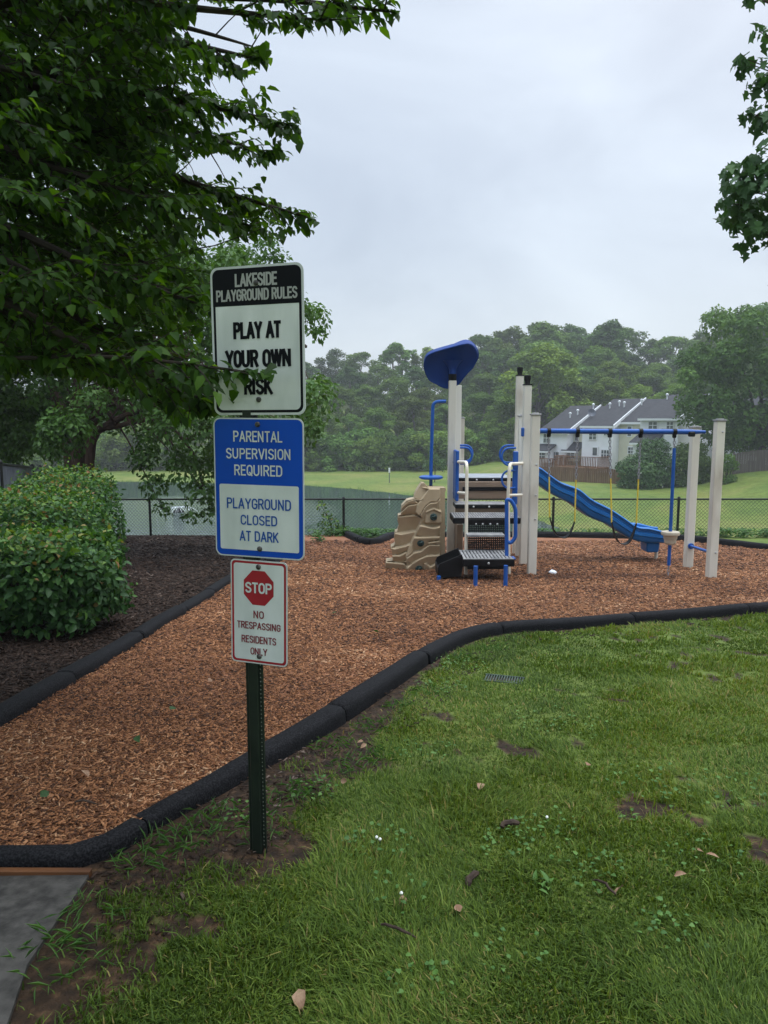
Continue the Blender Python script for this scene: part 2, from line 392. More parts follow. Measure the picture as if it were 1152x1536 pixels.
# leaves: many small folded blades in one mesh
def leaf_arrays(pos, d, nrm, ln, wd, kind='ovate', curl=.12):
    pos = np.asarray(pos, float); d = np.asarray(d, float); N = len(pos)
    d = d / (np.linalg.norm(d, axis=1, keepdims=True) + 1e-9)
    s = np.cross(d, nrm); s /= (np.linalg.norm(s, axis=1, keepdims=True) + 1e-9)
    n = np.cross(s, d)
    ln = np.broadcast_to(np.asarray(ln, float), (N,)); wd = np.broadcast_to(np.asarray(wd, float), (N,))
    if kind == 'ovate':
        T = np.array([[0, 0, 0], [.28, -.5, .10], [.28, 0, 0], [.28, .5, .10], [.64, -.40, .02], [.64, 0, -.06], [.64, .40, .02], [1, 0, -.18]])
        tri = np.array([[0, 1, 2], [0, 2, 3], [4, 7, 5], [5, 7, 6]]); quad = np.array([[1, 4, 5, 2], [2, 5, 6, 3]])
    elif kind == 'maple':
        T = np.array([[0, 0, 0], [.12, .42, .04], [.40, .30, .02], [.48, .62, -.06], [.66, .22, 0], [1, 0, -.14], [.66, -.22, 0], [.48, -.62, -.06], [.40, -.30, .02], [.12, -.42, .04], [.42, 0, -.05]])
        tri = np.array([[10, i, i + 1] for i in range(9)] + [[10, 9, 0]]); quad = None
    else:  # simple kite
        T = np.array([[0, 0, 0], [.45, -.5, .08], [1, 0, -.08], [.45, .5, .08]])
        tri = np.array([[0, 1, 2], [0, 2, 3]]); quad = None
    k = len(T)
    V = pos[:, None, :] + d[:, None, :] * (T[None, :, 0:1] * ln[:, None, None]) + s[:, None, :] * (T[None, :, 1:2] * wd[:, None, None]) + n[:, None, :] * (T[None, :, 2:3] * ln[:, None, None])
    off = (np.arange(N) * k)[:, None, None]
    F = [(tri[None] + off).reshape(-1, 3)]
    if quad is not None: F.append((quad[None] + off).reshape(-1, 4))
    return V.reshape(-1, 3), F, k
def leaf_mesh(name, pos, d, nrm, ln, wd, tint, kind='ovate'):
    V, F, k = leaf_arrays(pos, d, nrm, ln, wd, kind)
    return np_mesh(name, V, F, np.repeat(tint, k))
def unit(n, g=rng):
    v = g.normal(size=(n, 3)); return v / np.linalg.norm(v, axis=1, keepdims=True)

# ------------------------------------------------------------------ smooth noise in numpy
_perm = rng.random((256, 256))
def vnoise(x, y, s=1.0):
    x = np.asarray(x) * s + 1000.3; y = np.asarray(y) * s + 1000.7
    xi = np.floor(x).astype(int); yi = np.floor(y).astype(int); fx = sstep(x - xi); fy = sstep(y - yi)
    p = lambda a, b: _perm[a & 255, b & 255]
    return (p(xi, yi) * (1 - fx) + p(xi + 1, yi) * fx) * (1 - fy) + (p(xi, yi + 1) * (1 - fx) + p(xi + 1, yi + 1) * fx) * fy
def fbm(x, y, s=1.0, o=4):
    t = 0; a = .5; n = 0
    for k in range(o): t = t + a * vnoise(x + 17 * k, y - 9 * k, s * 2 ** k); n += a; a *= .5
    return t / n

# ------------------------------------------------------------------ lines of the play area
def ground_path(px): return [G(*p) for p in px]
FRONT_PX = [(-420, 1302), (-150, 1300), (0, 1299), (110, 1297), (165, 1278), (230, 1238), (310, 1195), (400, 1143), (500, 1085), (590, 1025), (650, 984), (700, 960), (760, 948), (850, 942), (950, 934), (1050, 926), (1152, 917), (1400, 900)]
LEFT_PX = [(-110, 1160), (0, 1092), (60, 1056), (120, 1020), (180, 984), (235, 946), (290, 912), (345, 875), (395, 843), (435, 818), (468, 803)]
FAR_PX = [(468, 803), (520, 806), (600, 807), (700, 808), (800, 808), (900, 809), (1000, 812), (1080, 819), (1152, 828), (1320, 846)]
FRONT = catmull(ground_path(FRONT_PX), 10); LEFT = catmull(ground_path(LEFT_PX), 10); FAR = catmull(ground_path(FAR_PX), 10)
xy = lambda P: [(float(p[0]), float(p[1])) for p in P]
MULCH = xy(FRONT) + xy(FAR)[::-1] + xy(LEFT)[::-1]
f0 = FRONT[0]
FENCE_PX = [(-60, 788), (60, 790), (150, 793), (222, 798), (325, 804), (400, 801), (515, 798), (640, 799), (832, 800), (1021, 803), (1200, 806), (1420, 809)]
FENCE = [Vector(((u - CX) / FPX * Y, Y, H((u - CX) / FPX * Y, Y))) for u, Y in ((-60, 17.4), (60, 17.4), (150, 17.4), (222, 17.2), (325, 16.5), (400, 16.6), (515, 16.9), (640, 17.0), (832, 17.0), (1021, 16.9), (1200, 16.7), (1420, 16.5))]
BARK = xy(LEFT)[::-1] + [(-2.6, 3.0), (-7, 3.2), (-14, 9.0)] + [(p.x - .0, p.y + .12) for p in FENCE[:7]]
BARK = xy(LEFT) + [(p.x, p.y + 1.0) for p in FENCE[:7]][::-1] + [(-14, 9.0), (-7, 3.2), (-2.4, 2.6)]
POST_P = G(391, 1276)
PATH = [tuple(G(*p)[:2]) for p in [(-420, 1316), (136, 1314), (112, 1350), (80, 1395), (42, 1452), (12, 1540), (-30, 1620), (-420, 1620)]]
MULCH_A, BARK_A, PATH_A = np.array(MULCH), np.array(BARK), np.array(PATH)
def dirt_at(x, y):
    """0 turf .. 1 bare soil"""
    near = polydist(x, y, np.array(xy(FRONT)), closed=False)
    dp = np.hypot(x - POST_P.x, y - POST_P.y)
    dpath = polydist(x, y, PATH_A)
    n = fbm(x, y, 3.1, 4); n2 = fbm(x + 40, y, 1.3, 3)
    strip = 1 - sstep((near - .08) / (.10 + .60 * sstep((4.4 - y) / 2.2)))
    post = 1 - sstep((dp - .10) / .30)
    pth = 1 - sstep((dpath - .05) / .40)
    d = np.maximum(np.maximum(strip * .95, post * .8), pth) + (n - .5) * 1.5
    bare = sstep((n2 - .46) / .12) * .7 * sstep((fbm(x, y + 9, 8.5, 3) - .55) / .10)
    return np.clip(np.maximum(d, bare), 0, 1)

# ------------------------------------------------------------------ ground
def build_ground():
    nr, na = 270, 420
    r = np.concatenate([[0.02], np.geomspace(.35, 340, nr - 1)])
    a = np.linspace(0, 2 * math.pi, na, endpoint=False)
    X = r[:, None] * np.cos(a)[None]; Y = r[:, None] * np.sin(a)[None]
    Z = hgt(X, Y)
    V = np.stack([X, Y, Z], -1).reshape(-1, 3)
    i = np.arange(nr - 1)[:, None] * na; k = np.arange(na)[None]; k2 = (k + 1) % na
    F = np.stack([i + k, i + na + k, i + na + k2, i + k2], -1).reshape(-1, 4)
    me = np_mesh('ground', V, [F])
    dv = np.zeros(len(V)); m = (V[:, 1] > .3) & (V[:, 1] < 14) & (np.abs(V[:, 0]) < 9)
    dv[m] = dirt_at(V[m, 0], V[m, 1])
    at = me.attributes.new('dirt', 'FLOAT', 'POINT'); at.data.foreach_set('value', dv.astype(np.float32))
    smooth(me)
    g = bpy.data.materials.new('turf_and_soil'); g.use_nodes = True; n = g.node_tree; L = n.links.new; p = n.nodes['Principled BSDF']
    p.inputs['Roughness'].default_value = .8; p.inputs['Specular IOR Level'].default_value = .25
    tcn = n.nodes.new('ShaderNodeTexCoord')
    def noise(s, d=6, dist=0):
        t = n.nodes.new('ShaderNodeTexNoise'); t.inputs['Scale'].default_value = s; t.inputs['Detail'].default_value = d; t.inputs['Distortion'].default_value = dist
        L(tcn.outputs['Object'], t.inputs['Vector']); return t.outputs['Fac']
    def ramp(f, *st):
        q = n.nodes.new('ShaderNodeValToRGB'); e = q.color_ramp.elements
        e[0].position, e[0].color = st[0][0], (*st[0][1], 1); e[1].position, e[1].color = st[-1][0], (*st[-1][1], 1)
        for a_, c_ in st[1:-1]: z = e.new(a_); z.color = (*c_, 1)
        L(f, q.inputs[0]); return q.outputs[0]
    def mix(f, a_, b_):
        q = n.nodes.new('ShaderNodeMix'); q.data_type = 'RGBA'; L(f, q.inputs['Factor']); L(a_, q.inputs[6]); L(b_, q.inputs[7]); return q.outputs[2]
    g1 = ramp(noise(.22, 10, .5), (.36, (.085, .130, .018)), (.5, (.140, .168, .028)), (.62, (.215, .195, .052)))
    g2 = ramp(noise(2.4, 10, .4), (.34, (.045, .085, .014)), (.66, (.125, .19, .035)))
    gm = n.nodes.new('ShaderNodeMix'); gm.data_type = 'RGBA'; gm.inputs['Factor'].default_value = .5; L(g1, gm.inputs[6]); L(g2, gm.inputs[7])
    s1 = ramp(noise(26, 8), (.3, (.012, .007, .004)), (.55, (.036, .020, .010)), (.75, (.10, .056, .028)))
    at = n.nodes.new('ShaderNodeAttribute'); at.attribute_name = 'dirt'
    f = ramp(at.outputs['Fac'], (.30, (0, 0, 0)), (.62, (1, 1, 1)))
    L(mix(f, gm.outputs[2], s1), p.inputs['Base Color'])
    b = n.nodes.new('ShaderNodeBump'); b.inputs['Distance'].default_value = .05; b.inputs['Strength'].default_value = .9
    L(noise(14, 9), b.inputs['Height']); L(b.outputs[0], p.inputs['Normal'])
    o = thing_from('ground', me, g); tag(o, kind='structure', label='lawn, bare soil and far grass field')
build_ground()

def sheet(name, poly, res, zoff, m, label):
    P = np.array(poly); x0, y0 = P.min(0); x1, y1 = P.max(0)
    xs = np.arange(x0, x1 + res, res); ys = np.arange(y0, y1 + res, res)
    X, Y = np.meshgrid(xs, ys); ins = inpoly(X, Y, P)
    Z = hgt(X, Y) + zoff + (fbm(X, Y, 2.3, 3) - .5) * .03
    n = len(xs); idx = np.arange(X.size).reshape(X.shape)
    q = ins[:-1, :-1] & ins[1:, :-1] & ins[1:, 1:] & ins[:-1, 1:]
    F = np.stack([idx[:-1, :-1], idx[:-1, 1:], idx[1:, 1:], idx[1:, :-1]], -1)[q]
    used = np.unique(F); mp = np.full(X.size, -1); mp[used] = np.arange(len(used))
    V = np.stack([X, Y, Z], -1).reshape(-1, 3)[used]
    me = np_mesh(name, V, [mp[F]]); smooth(me)
    return tag(thing_from(name, me, m), kind='structure', label=label)
sheet('mulch_ground', MULCH, .07, .035, M['mulch'], 'orange brown wood chip play surface')
sheet('bark_bed', BARK, .10, .03, M['barkbed'], 'dark brown bark bed under the hedge')

# concrete path corner (bottom left) with the stained board below the edging
def slab(poly, th, name, m, label):
    mb = MB(); pts = [(x, y, H(x, y) + .012) for x, y in poly]
    mb.prism(pts, (0, 0, -th)); return tag(mb.build(name, m), kind='structure', label=label)
slab(PATH, .10, 'path', M['concrete'], 'old grey concrete path')

# lake
def build_lake():
    x0, y0 = LAKE.min(0) - 3; x1, y1 = LAKE.max(0) + 3
    me = np_mesh('lake', [(x0, y0, LAKE_Z), (x1, y0, LAKE_Z), (x1, y1, LAKE_Z), (x0, y1, LAKE_Z)], [np.array([[0, 1, 2, 3]])])
    m = bpy.data.materials.new('lake_water'); m.use_nodes = True; n = m.node_tree; L = n.links.new; p = n.nodes['Principled BSDF']
    p.inputs['Base Color'].default_value = (.055, .085, .070, 1); p.inputs['Roughness'].default_value = .035; p.inputs['IOR'].default_value = 1.33
    tcn = n.nodes.new('ShaderNodeTexCoord'); mp = n.nodes.new('ShaderNodeMapping'); mp.inputs['Scale'].default_value = (.55, 1.1, 1); L(tcn.outputs['Object'], mp.inputs[0])
    t = n.nodes.new('ShaderNodeTexNoise'); t.inputs['Scale'].default_value = 2.2; t.inputs['Detail'].default_value = 4; L(mp.outputs[0], t.inputs['Vector'])
    F_ = lake_pt(268, 768)
    vd = n.nodes.new('ShaderNodeVectorMath'); vd.operation = 'DISTANCE'; L(tcn.outputs['Object'], vd.inputs[0]); vd.inputs[1].default_value = (F_[0], F_[1], LAKE_Z)
    mr = n.nodes.new('ShaderNodeMapRange'); mr.inputs['From Min'].default_value = 1.0; mr.inputs['From Max'].default_value = 11.0; mr.inputs['To Min'].default_value = .30; mr.inputs['To Max'].default_value = .009
    L(vd.outputs['Value'], mr.inputs['Value'])
    b = n.nodes.new('ShaderNodeBump'); b.inputs['Strength'].default_value = 1; L(mr.outputs[0], b.inputs['Distance']); L(t.outputs['Fac'], b.inputs['Height']); L(b.outputs[0], p.inputs['Normal'])
    tag(thing_from('lake', me, m), kind='structure', label='green grey lake')
    # the small fountain
    fx, fy = F_
    root = empty('fountain', (fx, fy, LAKE_Z), 'small dark floating fountain head spraying on the lake under the drooping branch', 'fountain')
    MB().lathe([(.10, -.1), (.34, -.05), (.36, .06), (.22, .12), (.10, .16), (.09, .30), (.05, .32)], (0, 0, 0), 14).build('float', M['black'], root, True)
    mb = MB()
    for k in range(26):
        a = k * 2.4; rr = .6 + .8 * rnd.random(); h = .10 + .10 * rnd.random()
        mb.tube([(rr * t * math.cos(a), rr * t * math.sin(a), .30 + h * 4 * t * (1 - t) - .28 * t) for t in (0, .2, .4, .6, .8, 1)], [.008, .009, .010, .010, .009, .005], 5)
    mb.build('spray_jets', M['spray'], root, True)
build_lake()

# ------------------------------------------------------------------ rubber edging sections
def edging(path, wide, high, step, label, group, first_label=None, nmax=99):
    P = np.array([p for p in path]); P[:, 2] = hgt(P[:, 0], P[:, 1])
    L = np.concatenate([[0], np.cumsum(np.linalg.norm(np.diff(P[:, :2], axis=0), axis=1))])
    n = max(1, round(L[-1] / step)); g = .012
    prof = [(-.5, -.25), (-.5, .50), (-.46, .56), (-.47, .64), (-.42, .82), (-.28, .97), (-.08, 1.0), (.14, 1.0), (.32, .95), (.44, .80), (.48, .6), (.5, .3), (.5, -.25)]
    for i in range(n):
        s0, s1 = L[-1] * i / n + g / 2, L[-1] * (i + 1) / n - g / 2
        ss = np.concatenate([[s0, s0 + .012], np.linspace(s0 + .012, s1 - .012, 12)[1:-1], [s1 - .012, s1]])
        c = np.stack([np.interp(ss, L, P[:, k]) for k in range(3)], -1)
        secs = []; mid = c[len(c) // 2].copy(); wob = rnd.uniform(-.01, .01); hz = rnd.uniform(-.008, .008)
        for k in range(len(ss)):
            t = c[min(k + 1, len(ss) - 1)] - c[max(k - 1, 0)]; t = t / np.linalg.norm(t[:2]); nx, ny = t[1], -t[0]
            q = .90 if k in (0, len(ss) - 1) else 1
            kk = .60 + .40 * float(sstep((c[k][1] - 2.15) / 1.7)); W2, H2 = wide * kk * q, (high + hz) * kk
            secs.append([Vector((c[k][0] + nx * W2 * u + nx * wob - mid[0], c[k][1] + ny * W2 * u + ny * wob - mid[1], c[k][2] + H2 * v * (q if v > 0 else 1) - mid[2])) for u, v in prof])
        o = MB().loft(secs, closed=True).build('border_edging', M['rubber'], None, True); o.location = mid
        tag(o, first_label if (i == 0 and first_label) else label, 'edging', group)
edging(FRONT, .135, .092, 1.35, 'black rubber border section edging the wood chips along the front lawn', 'border sections between lawn and wood chips')
edging(LEFT, .145, .105, 1.35, 'black rubber border section between wood chips and dark bark bed by the hedge', 'border sections between wood chips and bark bed')
edging(FAR, .18, .16, 1.6, 'black rubber border section at the far side of the chips before the chain link fence', 'border sections before the chain link fence')
b0, b1 = G(-300, 1317), G(138, 1313)
rb = MB().box(((b0 + b1) / 2 + Vector((0, -.005, .012)))[:], ((b1 - b0).length, .022, .035), rz=math.atan2((b1 - b0).y, (b1 - b0).x), ch=.003).build('board', M['rustwood'])
tag(rb, 'thin rust coloured wooden board between the concrete path and the black edging', 'board')

# ------------------------------------------------------------------ wood chips, bark chips, grass
def scatter_px(n, poly, ylo, yhi, seed, power=2.0, wide=1.0):
    """random ground points, density falling with distance, inside a polygon"""
    g = np.random.default_rng(seed); out = []; tot = 0
    while tot < n:
        m = n * 2
        t = g.random(m); Y = (ylo ** (1 - power + 1) + t * (yhi ** (2 - power) - ylo ** (2 - power))) ** (1 / (2 - power)) if power != 2 else ylo * (yhi / ylo) ** t
        s = (g.random(m) * 2 - 1) * .60 * wide; X = s * Y + 0 * t
        k = inpoly(X, Y, poly)
        out.append(np.stack([X[k], Y[k]], -1)); tot += k.sum()
        if len(out) > 60: break
    return np.concatenate(out)[:n]
DAMP = [((u - CX) / FPX * Y, Y, a, b) for u, Y, a, b in ((845, 10.1, .5, .35), (938, 10.2, .55, .35), (985, 11.9, .6, .3), (1008, 10.1, .3, .25), (715, 9.6, .6, .4), (620, 10.4, .7, .3))]
def chips(name, poly, n, ylo, yhi, seed, lmin, lmax, m, zoff, label, tintpow=1.0):
    P = scatter_px(n, poly, ylo, yhi, seed); g = np.random.default_rng(seed + 1); N = len(P)
    fz = hgt(P[:, 0], P[:, 1]) + zoff + (fbm(P[:, 0], P[:, 1], 2.3, 3) - .5) * .03 + g.random(N) * .014
    far = np.clip(P[:, 1] / 4.0, 1, 2.6)
    a = g.random(N) * 2 * math.pi; el = g.normal(0, .25, N)
    d = np.stack([np.cos(a) * np.cos(el), np.sin(a) * np.cos(el), np.sin(el)], -1)
    nr = np.array([0, 0, 1.0]) + g.normal(0, .35, (N, 3)); s = np.cross(d, nr); s /= np.linalg.norm(s, axis=1, keepdims=True); u = np.cross(s, d)
    ln = (lmin + (lmax - lmin) * g.random(N) ** 1.6) * far; wd = ln * (.13 + .22 * g.random(N)); th = wd * .35
    T = np.array([[-.5, -.42, 0], [.46, -.5, 0], [.5, .40, 0], [-.44, .5, 0]])
    c = np.concatenate([P, fz[:, None]], 1)
    base = c[:, None] + d[:, None] * (T[None, :, :1] * ln[:, None, None]) + s[:, None] * (T[None, :, 1:2] * wd[:, None, None])
    top = base + u[:, None] * th[:, None, None]
    V = np.concatenate([base, top], 1).reshape(-1, 3); o = (np.arange(N) * 8)[:, None, None]
    F = np.array([[4, 5, 6, 7], [0, 1, 5, 4], [1, 2, 6, 5], [2, 3, 7, 6], [3, 0, 4, 7]])
    big = fbm(P[:, 0], P[:, 1], 1.1, 3)
    damp = np.zeros(N)
    for q in DAMP: damp = np.maximum(damp, np.exp(-((P[:, 0] - q[0]) / q[2]) ** 2 - ((P[:, 1] - q[1]) / q[3]) ** 2))
    tint = np.clip((g.random(N) ** tintpow * .92 + (big - .5) * .5) * (1 - .62 * damp), 0, 1)
    me = np_mesh(name, V, [(F[None] + o).reshape(-1, 4)], np.repeat(tint, 8))
    return tag(thing_from(name, me, m), label, name.replace('_', ' '), kind='stuff')
chips('wood_chips', MULCH_A, 160000, 2.1, 15.5, 21, .010, .029, M['chip'], .035, 'orange brown shredded wood chips covering the play area', 1.2)
chips('bark_chips', BARK_A, 22000, 3.2, 17, 31, .018, .05, M['barkchip'], .03, 'dark brown bark chips covering the bed beside the hedge')

_f = xy(FRONT)[30:]
SPILL = np.array(_f + [(x + .30, y - .42) for x, y in _f][::-1])
chips('spilled_chips', SPILL, 2600, 1.8, 8, 41, .010, .03, M['barkchip'], .0, 'dark bits of bark and dead stems on the soil along the front edging')
LAWN = np.array(xy(FRONT)[3:] + [(12, 7), (12, .6), (-4, .6), (-4, 2.0)])
def build_grass():
    g = np.random.default_rng(5)
    P = scatter_px(330000, LAWN, 1.25, 8.6, 6, wide=1.15)
    x, y = P[:, 0], P[:, 1]
    d = dirt_at(x, y); keep = g.random(len(P)) > np.clip((d - .22) * 2.0, 0, .985)
    keep &= ~inpoly(x, y, PATH_A) & (polydist(x, y, np.array(xy(FRONT)), False) > .09) & ~((np.hypot(x - GR.x, (y - GR.y) * 2.6)) < .085)
    P = P[keep]; x, y = P[:, 0], P[:, 1]; N = len(P)
    patch = fbm(x, y, 1.7, 4); fine = fbm(x + 30, y + 11, 6.5, 3)
    h = (.013 + .021 * g.random(N) ** 1.5) * (.45 + 1.3 * fine) * (.45 + 1.1 * patch)
    tall = g.random(N) < .03; h[tall] *= 1.6
    wfar = np.clip(y / 2.8, 1, 2.4)
    wd = (.0014 + .0013 * g.random(N)) * wfar
    a = g.random(N) * 2 * math.pi; swirl = fbm(x - 7, y + 3, 2.2, 2) * 7
    a = np.where(g.random(N) < .55, swirl + g.normal(0, .5, N), a)
    lean = .25 + .9 * g.random(N) ** 1.3
    b = np.stack([x, y, hgt(x, y) - .004], -1)
    ld = np.stack([np.cos(a), np.sin(a), np.zeros(N)], -1); sd = np.stack([-np.sin(a), np.cos(a), np.zeros(N)], -1)
    z = np.array([0, 0, 1.0])
    m1 = b + ld * (h * lean * .35)[:, None] + z * (h * .55)[:, None]
    tp = b + ld * (h * lean * 1.05)[:, None] + z * (h * (1.0 - .35 * np.clip(lean - .3, 0, 1)))[:, None]
    V = np.stack([b - sd * wd[:, None], b + sd * wd[:, None], m1 - sd * (wd * .8)[:, None], m1 + sd * (wd * .8)[:, None], tp], 1).reshape(-1, 3)
    o = (np.arange(N) * 5)[:, None]
    yel = fbm(x + 3, y - 6, .9, 3)
    tint = np.clip(.42 + g.normal(0, .17, N) + (patch - .5) * .5 + (yel - .5) * .55, 0, .93)
    dead = g.random(N) < (.02 + .10 * sstep((yel - .5) / .2)); tint[dead] = .94 + .06 * g.random(dead.sum())
    me = np_mesh('grass', V, [o + np.array([[0, 1, 3, 2]]), o + np.array([[2, 3, 4]])], np.repeat(tint, 5))
    tag(thing_from('grass', me, M['grass']), 'short wet green grass growing on the front lawn', 'grass', kind='stuff')
GR = G(756, 1021)
build_grass()
# clover, plantain and other low weeds in the lawn and at the edging
def weeds_at(name, P, rad, n, lmin, lmax, label, seed, hz=.02, kind='ovate', tint0=.3, up=.35, m='weed', ratio=.55):
    g = np.random.default_rng(seed); pos = []; dr = []; ti = []; ln = []
    for (x, y, rr, k) in P:
        for _ in range(k):
            a = g.random() * 6.283; q = rr * math.sqrt(g.random())
            px, py = x + q * math.cos(a), y + q * math.sin(a)
            pos.append((px, py, H(px, py) + g.random() * hz)); a2 = g.random() * 6.283
            dr.append((math.cos(a2), math.sin(a2), up * (g.random() * 1.6 - .3))); ti.append(np.clip(tint0 + g.random() * .6, 0, 1)); ln.append(lmin + (lmax - lmin) * g.random())
    N = len(pos); ln = np.array(ln)
    me = leaf_mesh(name, np.array(pos), np.array(dr), np.array([0, 0, 1.]) + g.normal(0, .3, (N, 3)), ln, ln * ratio, np.array(ti), kind)
    return tag(thing_from(name, me, M[m]), label, 'weeds', kind='stuff')

def part(mb, name, m, parent, sm=False, label=None):
    o = mb.build(name, M[m] if isinstance(m, str) else m, parent, sm)
    if parent is not None and parent.type == 'EMPTY': shift(o)
    if label: o['label'] = label
    return o
def bxp(mb, u0, u1, vt, vb, Y0, Y1, ch=.006):
    a = U(u0, vt, Y0); b = U(u1, vb, Y0)
    return mb.box(((a.x + b.x) / 2, (Y0 + Y1) / 2, (a.z + b.z) / 2), (b.x - a.x, Y1 - Y0, a.z - b.z), ch=ch)

# ------------------------------------------------------------------ stroke lettering
def arc(cx, cy, rx, ry, a0, a1, n=10):
    return [(cx + rx * math.cos(R(a0 + (a1 - a0) * i / n)), cy + ry * math.sin(R(a0 + (a1 - a0) * i / n))) for i in range(n + 1)]
W_ = .52
def glyph(c):
    w = W_; r = w / 2; k = .30
    if c == 'A': return w * 1.12, [[(0, 0), (w * .56, 1), (w * 1.12, 0)], [(w * .2, .30), (w * .92, .30)]]
    if c == 'C': return w, [arc(r, 1 - k, r, k, 8, 180) + arc(r, k, r, k, 180, 352)]
    if c == 'D': return w, [[(0, 0), (0, 1), (w * .45, 1)] + arc(w - k * .9, 1 - k, k * .9, k, 80, 0, 8) + arc(w - k * .9, k, k * .9, k, 0, -80, 8) + [(w * .45, 0), (0, 0)]]
    if c == 'E': return w * .82, [[(w * .82, 1), (0, 1), (0, 0), (w * .82, 0)], [(0, .52), (w * .72, .52)]]
    if c == 'G': return w, [arc(r, 1 - k, r, k, 8, 180) + arc(r, k, r, k, 180, 360) + [(w, .46), (w * .58, .46)]]
    if c == 'I': return .0, [[(0, 0), (0, 1)]]
    if c == 'K': return w, [[(0, 0), (0, 1)], [(w * .95, 1), (0, .40)], [(w * .30, .58), (w, 0)]]
    if c == 'L': return w * .78, [[(0, 1), (0, 0), (w * .78, 0)]]
    if c == 'N': return w, [[(0, 0), (0, 1), (w, 0), (w, 1)]]
    if c == 'O': return w, [arc(r, 1 - k, r, k, 0, 180) + arc(r, k, r, k, 180, 360) + [(w, 1 - k)]]
    if c == 'P': return w * .95, [[(0, 0), (0, 1), (w * .5, 1)] + arc(w * .58, .745, w * .37, .255, 80, -80) + [(w * .5, .49), (0, .49)]]
    if c == 'Q': return w, [arc(r, 1 - k, r, k, 0, 180) + arc(r, k, r, k, 180, 360) + [(w, 1 - k)], [(w * .52, .26), (w * .98, -.04)]]
    if c == 'R': return w * .97, [[(0, 0), (0, 1), (w * .5, 1)] + arc(w * .58, .75, w * .37, .25, 80, -80) + [(w * .5, .5), (0, .5)], [(w * .5, .5), (w * .97, 0)]]
    if c == 'S': return w * .96, [arc(r * .96, .755, r * .96, .245, 20, 200, 10) + [(w * .25, .56), (w * .72, .45)] + arc(r * .96, .245, r * .96, .245, 20, -160, 10)]
    if c == 'T': return w * .9, [[(0, 1), (w * .9, 1)], [(w * .45, 1), (w * .45, 0)]]
    if c == 'U': return w, [[(0, 1)] + arc(r, k, r, k, 180, 360) + [(w, 1)]]
    if c == 'V': return w * 1.08, [[(0, 1), (w * .54, 0), (w * 1.08, 1)]]
    if c == 'W': return w * 1.6, [[(0, 1), (w * .4, 0), (w * .8, 1), (w * 1.2, 0), (w * 1.6, 1)]]
    if c == 'Y': return w * 1.05, [[(0, 1), (w * .525, .45), (w * 1.05, 1)], [(w * .525, .45), (w * .525, 0)]]
    return w * .5, []
def ribbon(pts, sw):
    P = [np.array(p, float) for p in pts]
    Q = [P[0]]
    for p in P[1:]:
        if np.linalg.norm(p - Q[-1]) > 1e-6: Q.append(p)
    P = Q; cl = np.linalg.norm(P[0] - P[-1]) < 1e-6
    if cl: P = P[:-1]
    n = len(P); L_ = []; R_ = []
    dirs = [(P[(i + 1) % n] - P[i]) for i in range(n)]; dirs = [d / (np.linalg.norm(d) + 1e-9) for d in dirs]
    if not cl:
        P[0] = P[0] - dirs[0] * sw * .42; P[-1] = P[-1] + dirs[n - 2] * sw * .42
    for i in range(n):
        a = dirs[i - 1] if (i > 0 or cl) else dirs[0]; b = dirs[i] if (i < n - 1 or cl) else dirs[n - 2]
        na = np.array([-a[1], a[0]]); nb = np.array([-b[1], b[0]]); m = na + nb; q = np.linalg.norm(m)
        if q < .3: m = na; s = 1
        else: m = m / q; s = min(1 / max(np.dot(m, na), .3), 1.8)
        L_.append(P[i] + m * s * sw / 2); R_.append(P[i] - m * s * sw / 2)
    V = L_ + R_; F = [(i, n + i, n + (i + 1) % n, (i + 1) % n) for i in range(n if cl else n - 1)]
    return V, F
def lettering(mb, text, cx, cy, width, cap, sw, to3, z0, gap=.24):
    """text centred on (cx,cy), scaled to the width; to3 maps (s,t,out) to 3-D"""
    x = 0; items = []
    for ch in text:
        if ch == ' ': x += .40; continue
        w, st = glyph(ch); items.append((x, st)); x += w + gap + (.06 if ch in 'NIHU' else 0)
    last = gap + (.06 if text[-1] in 'NIHU' else 0)
    tot = x - last; kx = (width - sw) / tot; ky = cap - sw
    dz = 0
    for x0, st in items:
        st2 = []
        for s in st:
            cur = [s[0]]
            for i in range(1, len(s) - 1):
                cur.append(s[i]); a = np.array(s[i]) - np.array(s[i - 1]); b = np.array(s[i + 1]) - np.array(s[i]); a = a * [kx, ky]; b = b * [kx, ky]
                if np.dot(a, b) < -.25 * np.linalg.norm(a) * np.linalg.norm(b): st2.append(cur); cur = [s[i]]
            cur.append(s[-1]); st2.append(cur)
        for k, s in enumerate(st2):
            V, F = ribbon([(cx - width / 2 + sw / 2 + (x0 + p[0]) * kx, cy - cap / 2 + sw / 2 + p[1] * ky) for p in s], sw)
            z = z0 + .00012 * (k + 1)
            mb.add([to3(v[0], v[1], z) for v in V], F)
def rrect(w, h, r, n=6):
    P = []
    for cx, cy, a0 in ((w / 2 - r, h / 2 - r, 0), (-w / 2 + r, h / 2 - r, 90), (-w / 2 + r, -h / 2 + r, 180), (w / 2 - r, -h / 2 + r, 270)):
        P += arc(cx, cy, r, r, a0, a0 + 90, n)
    return P

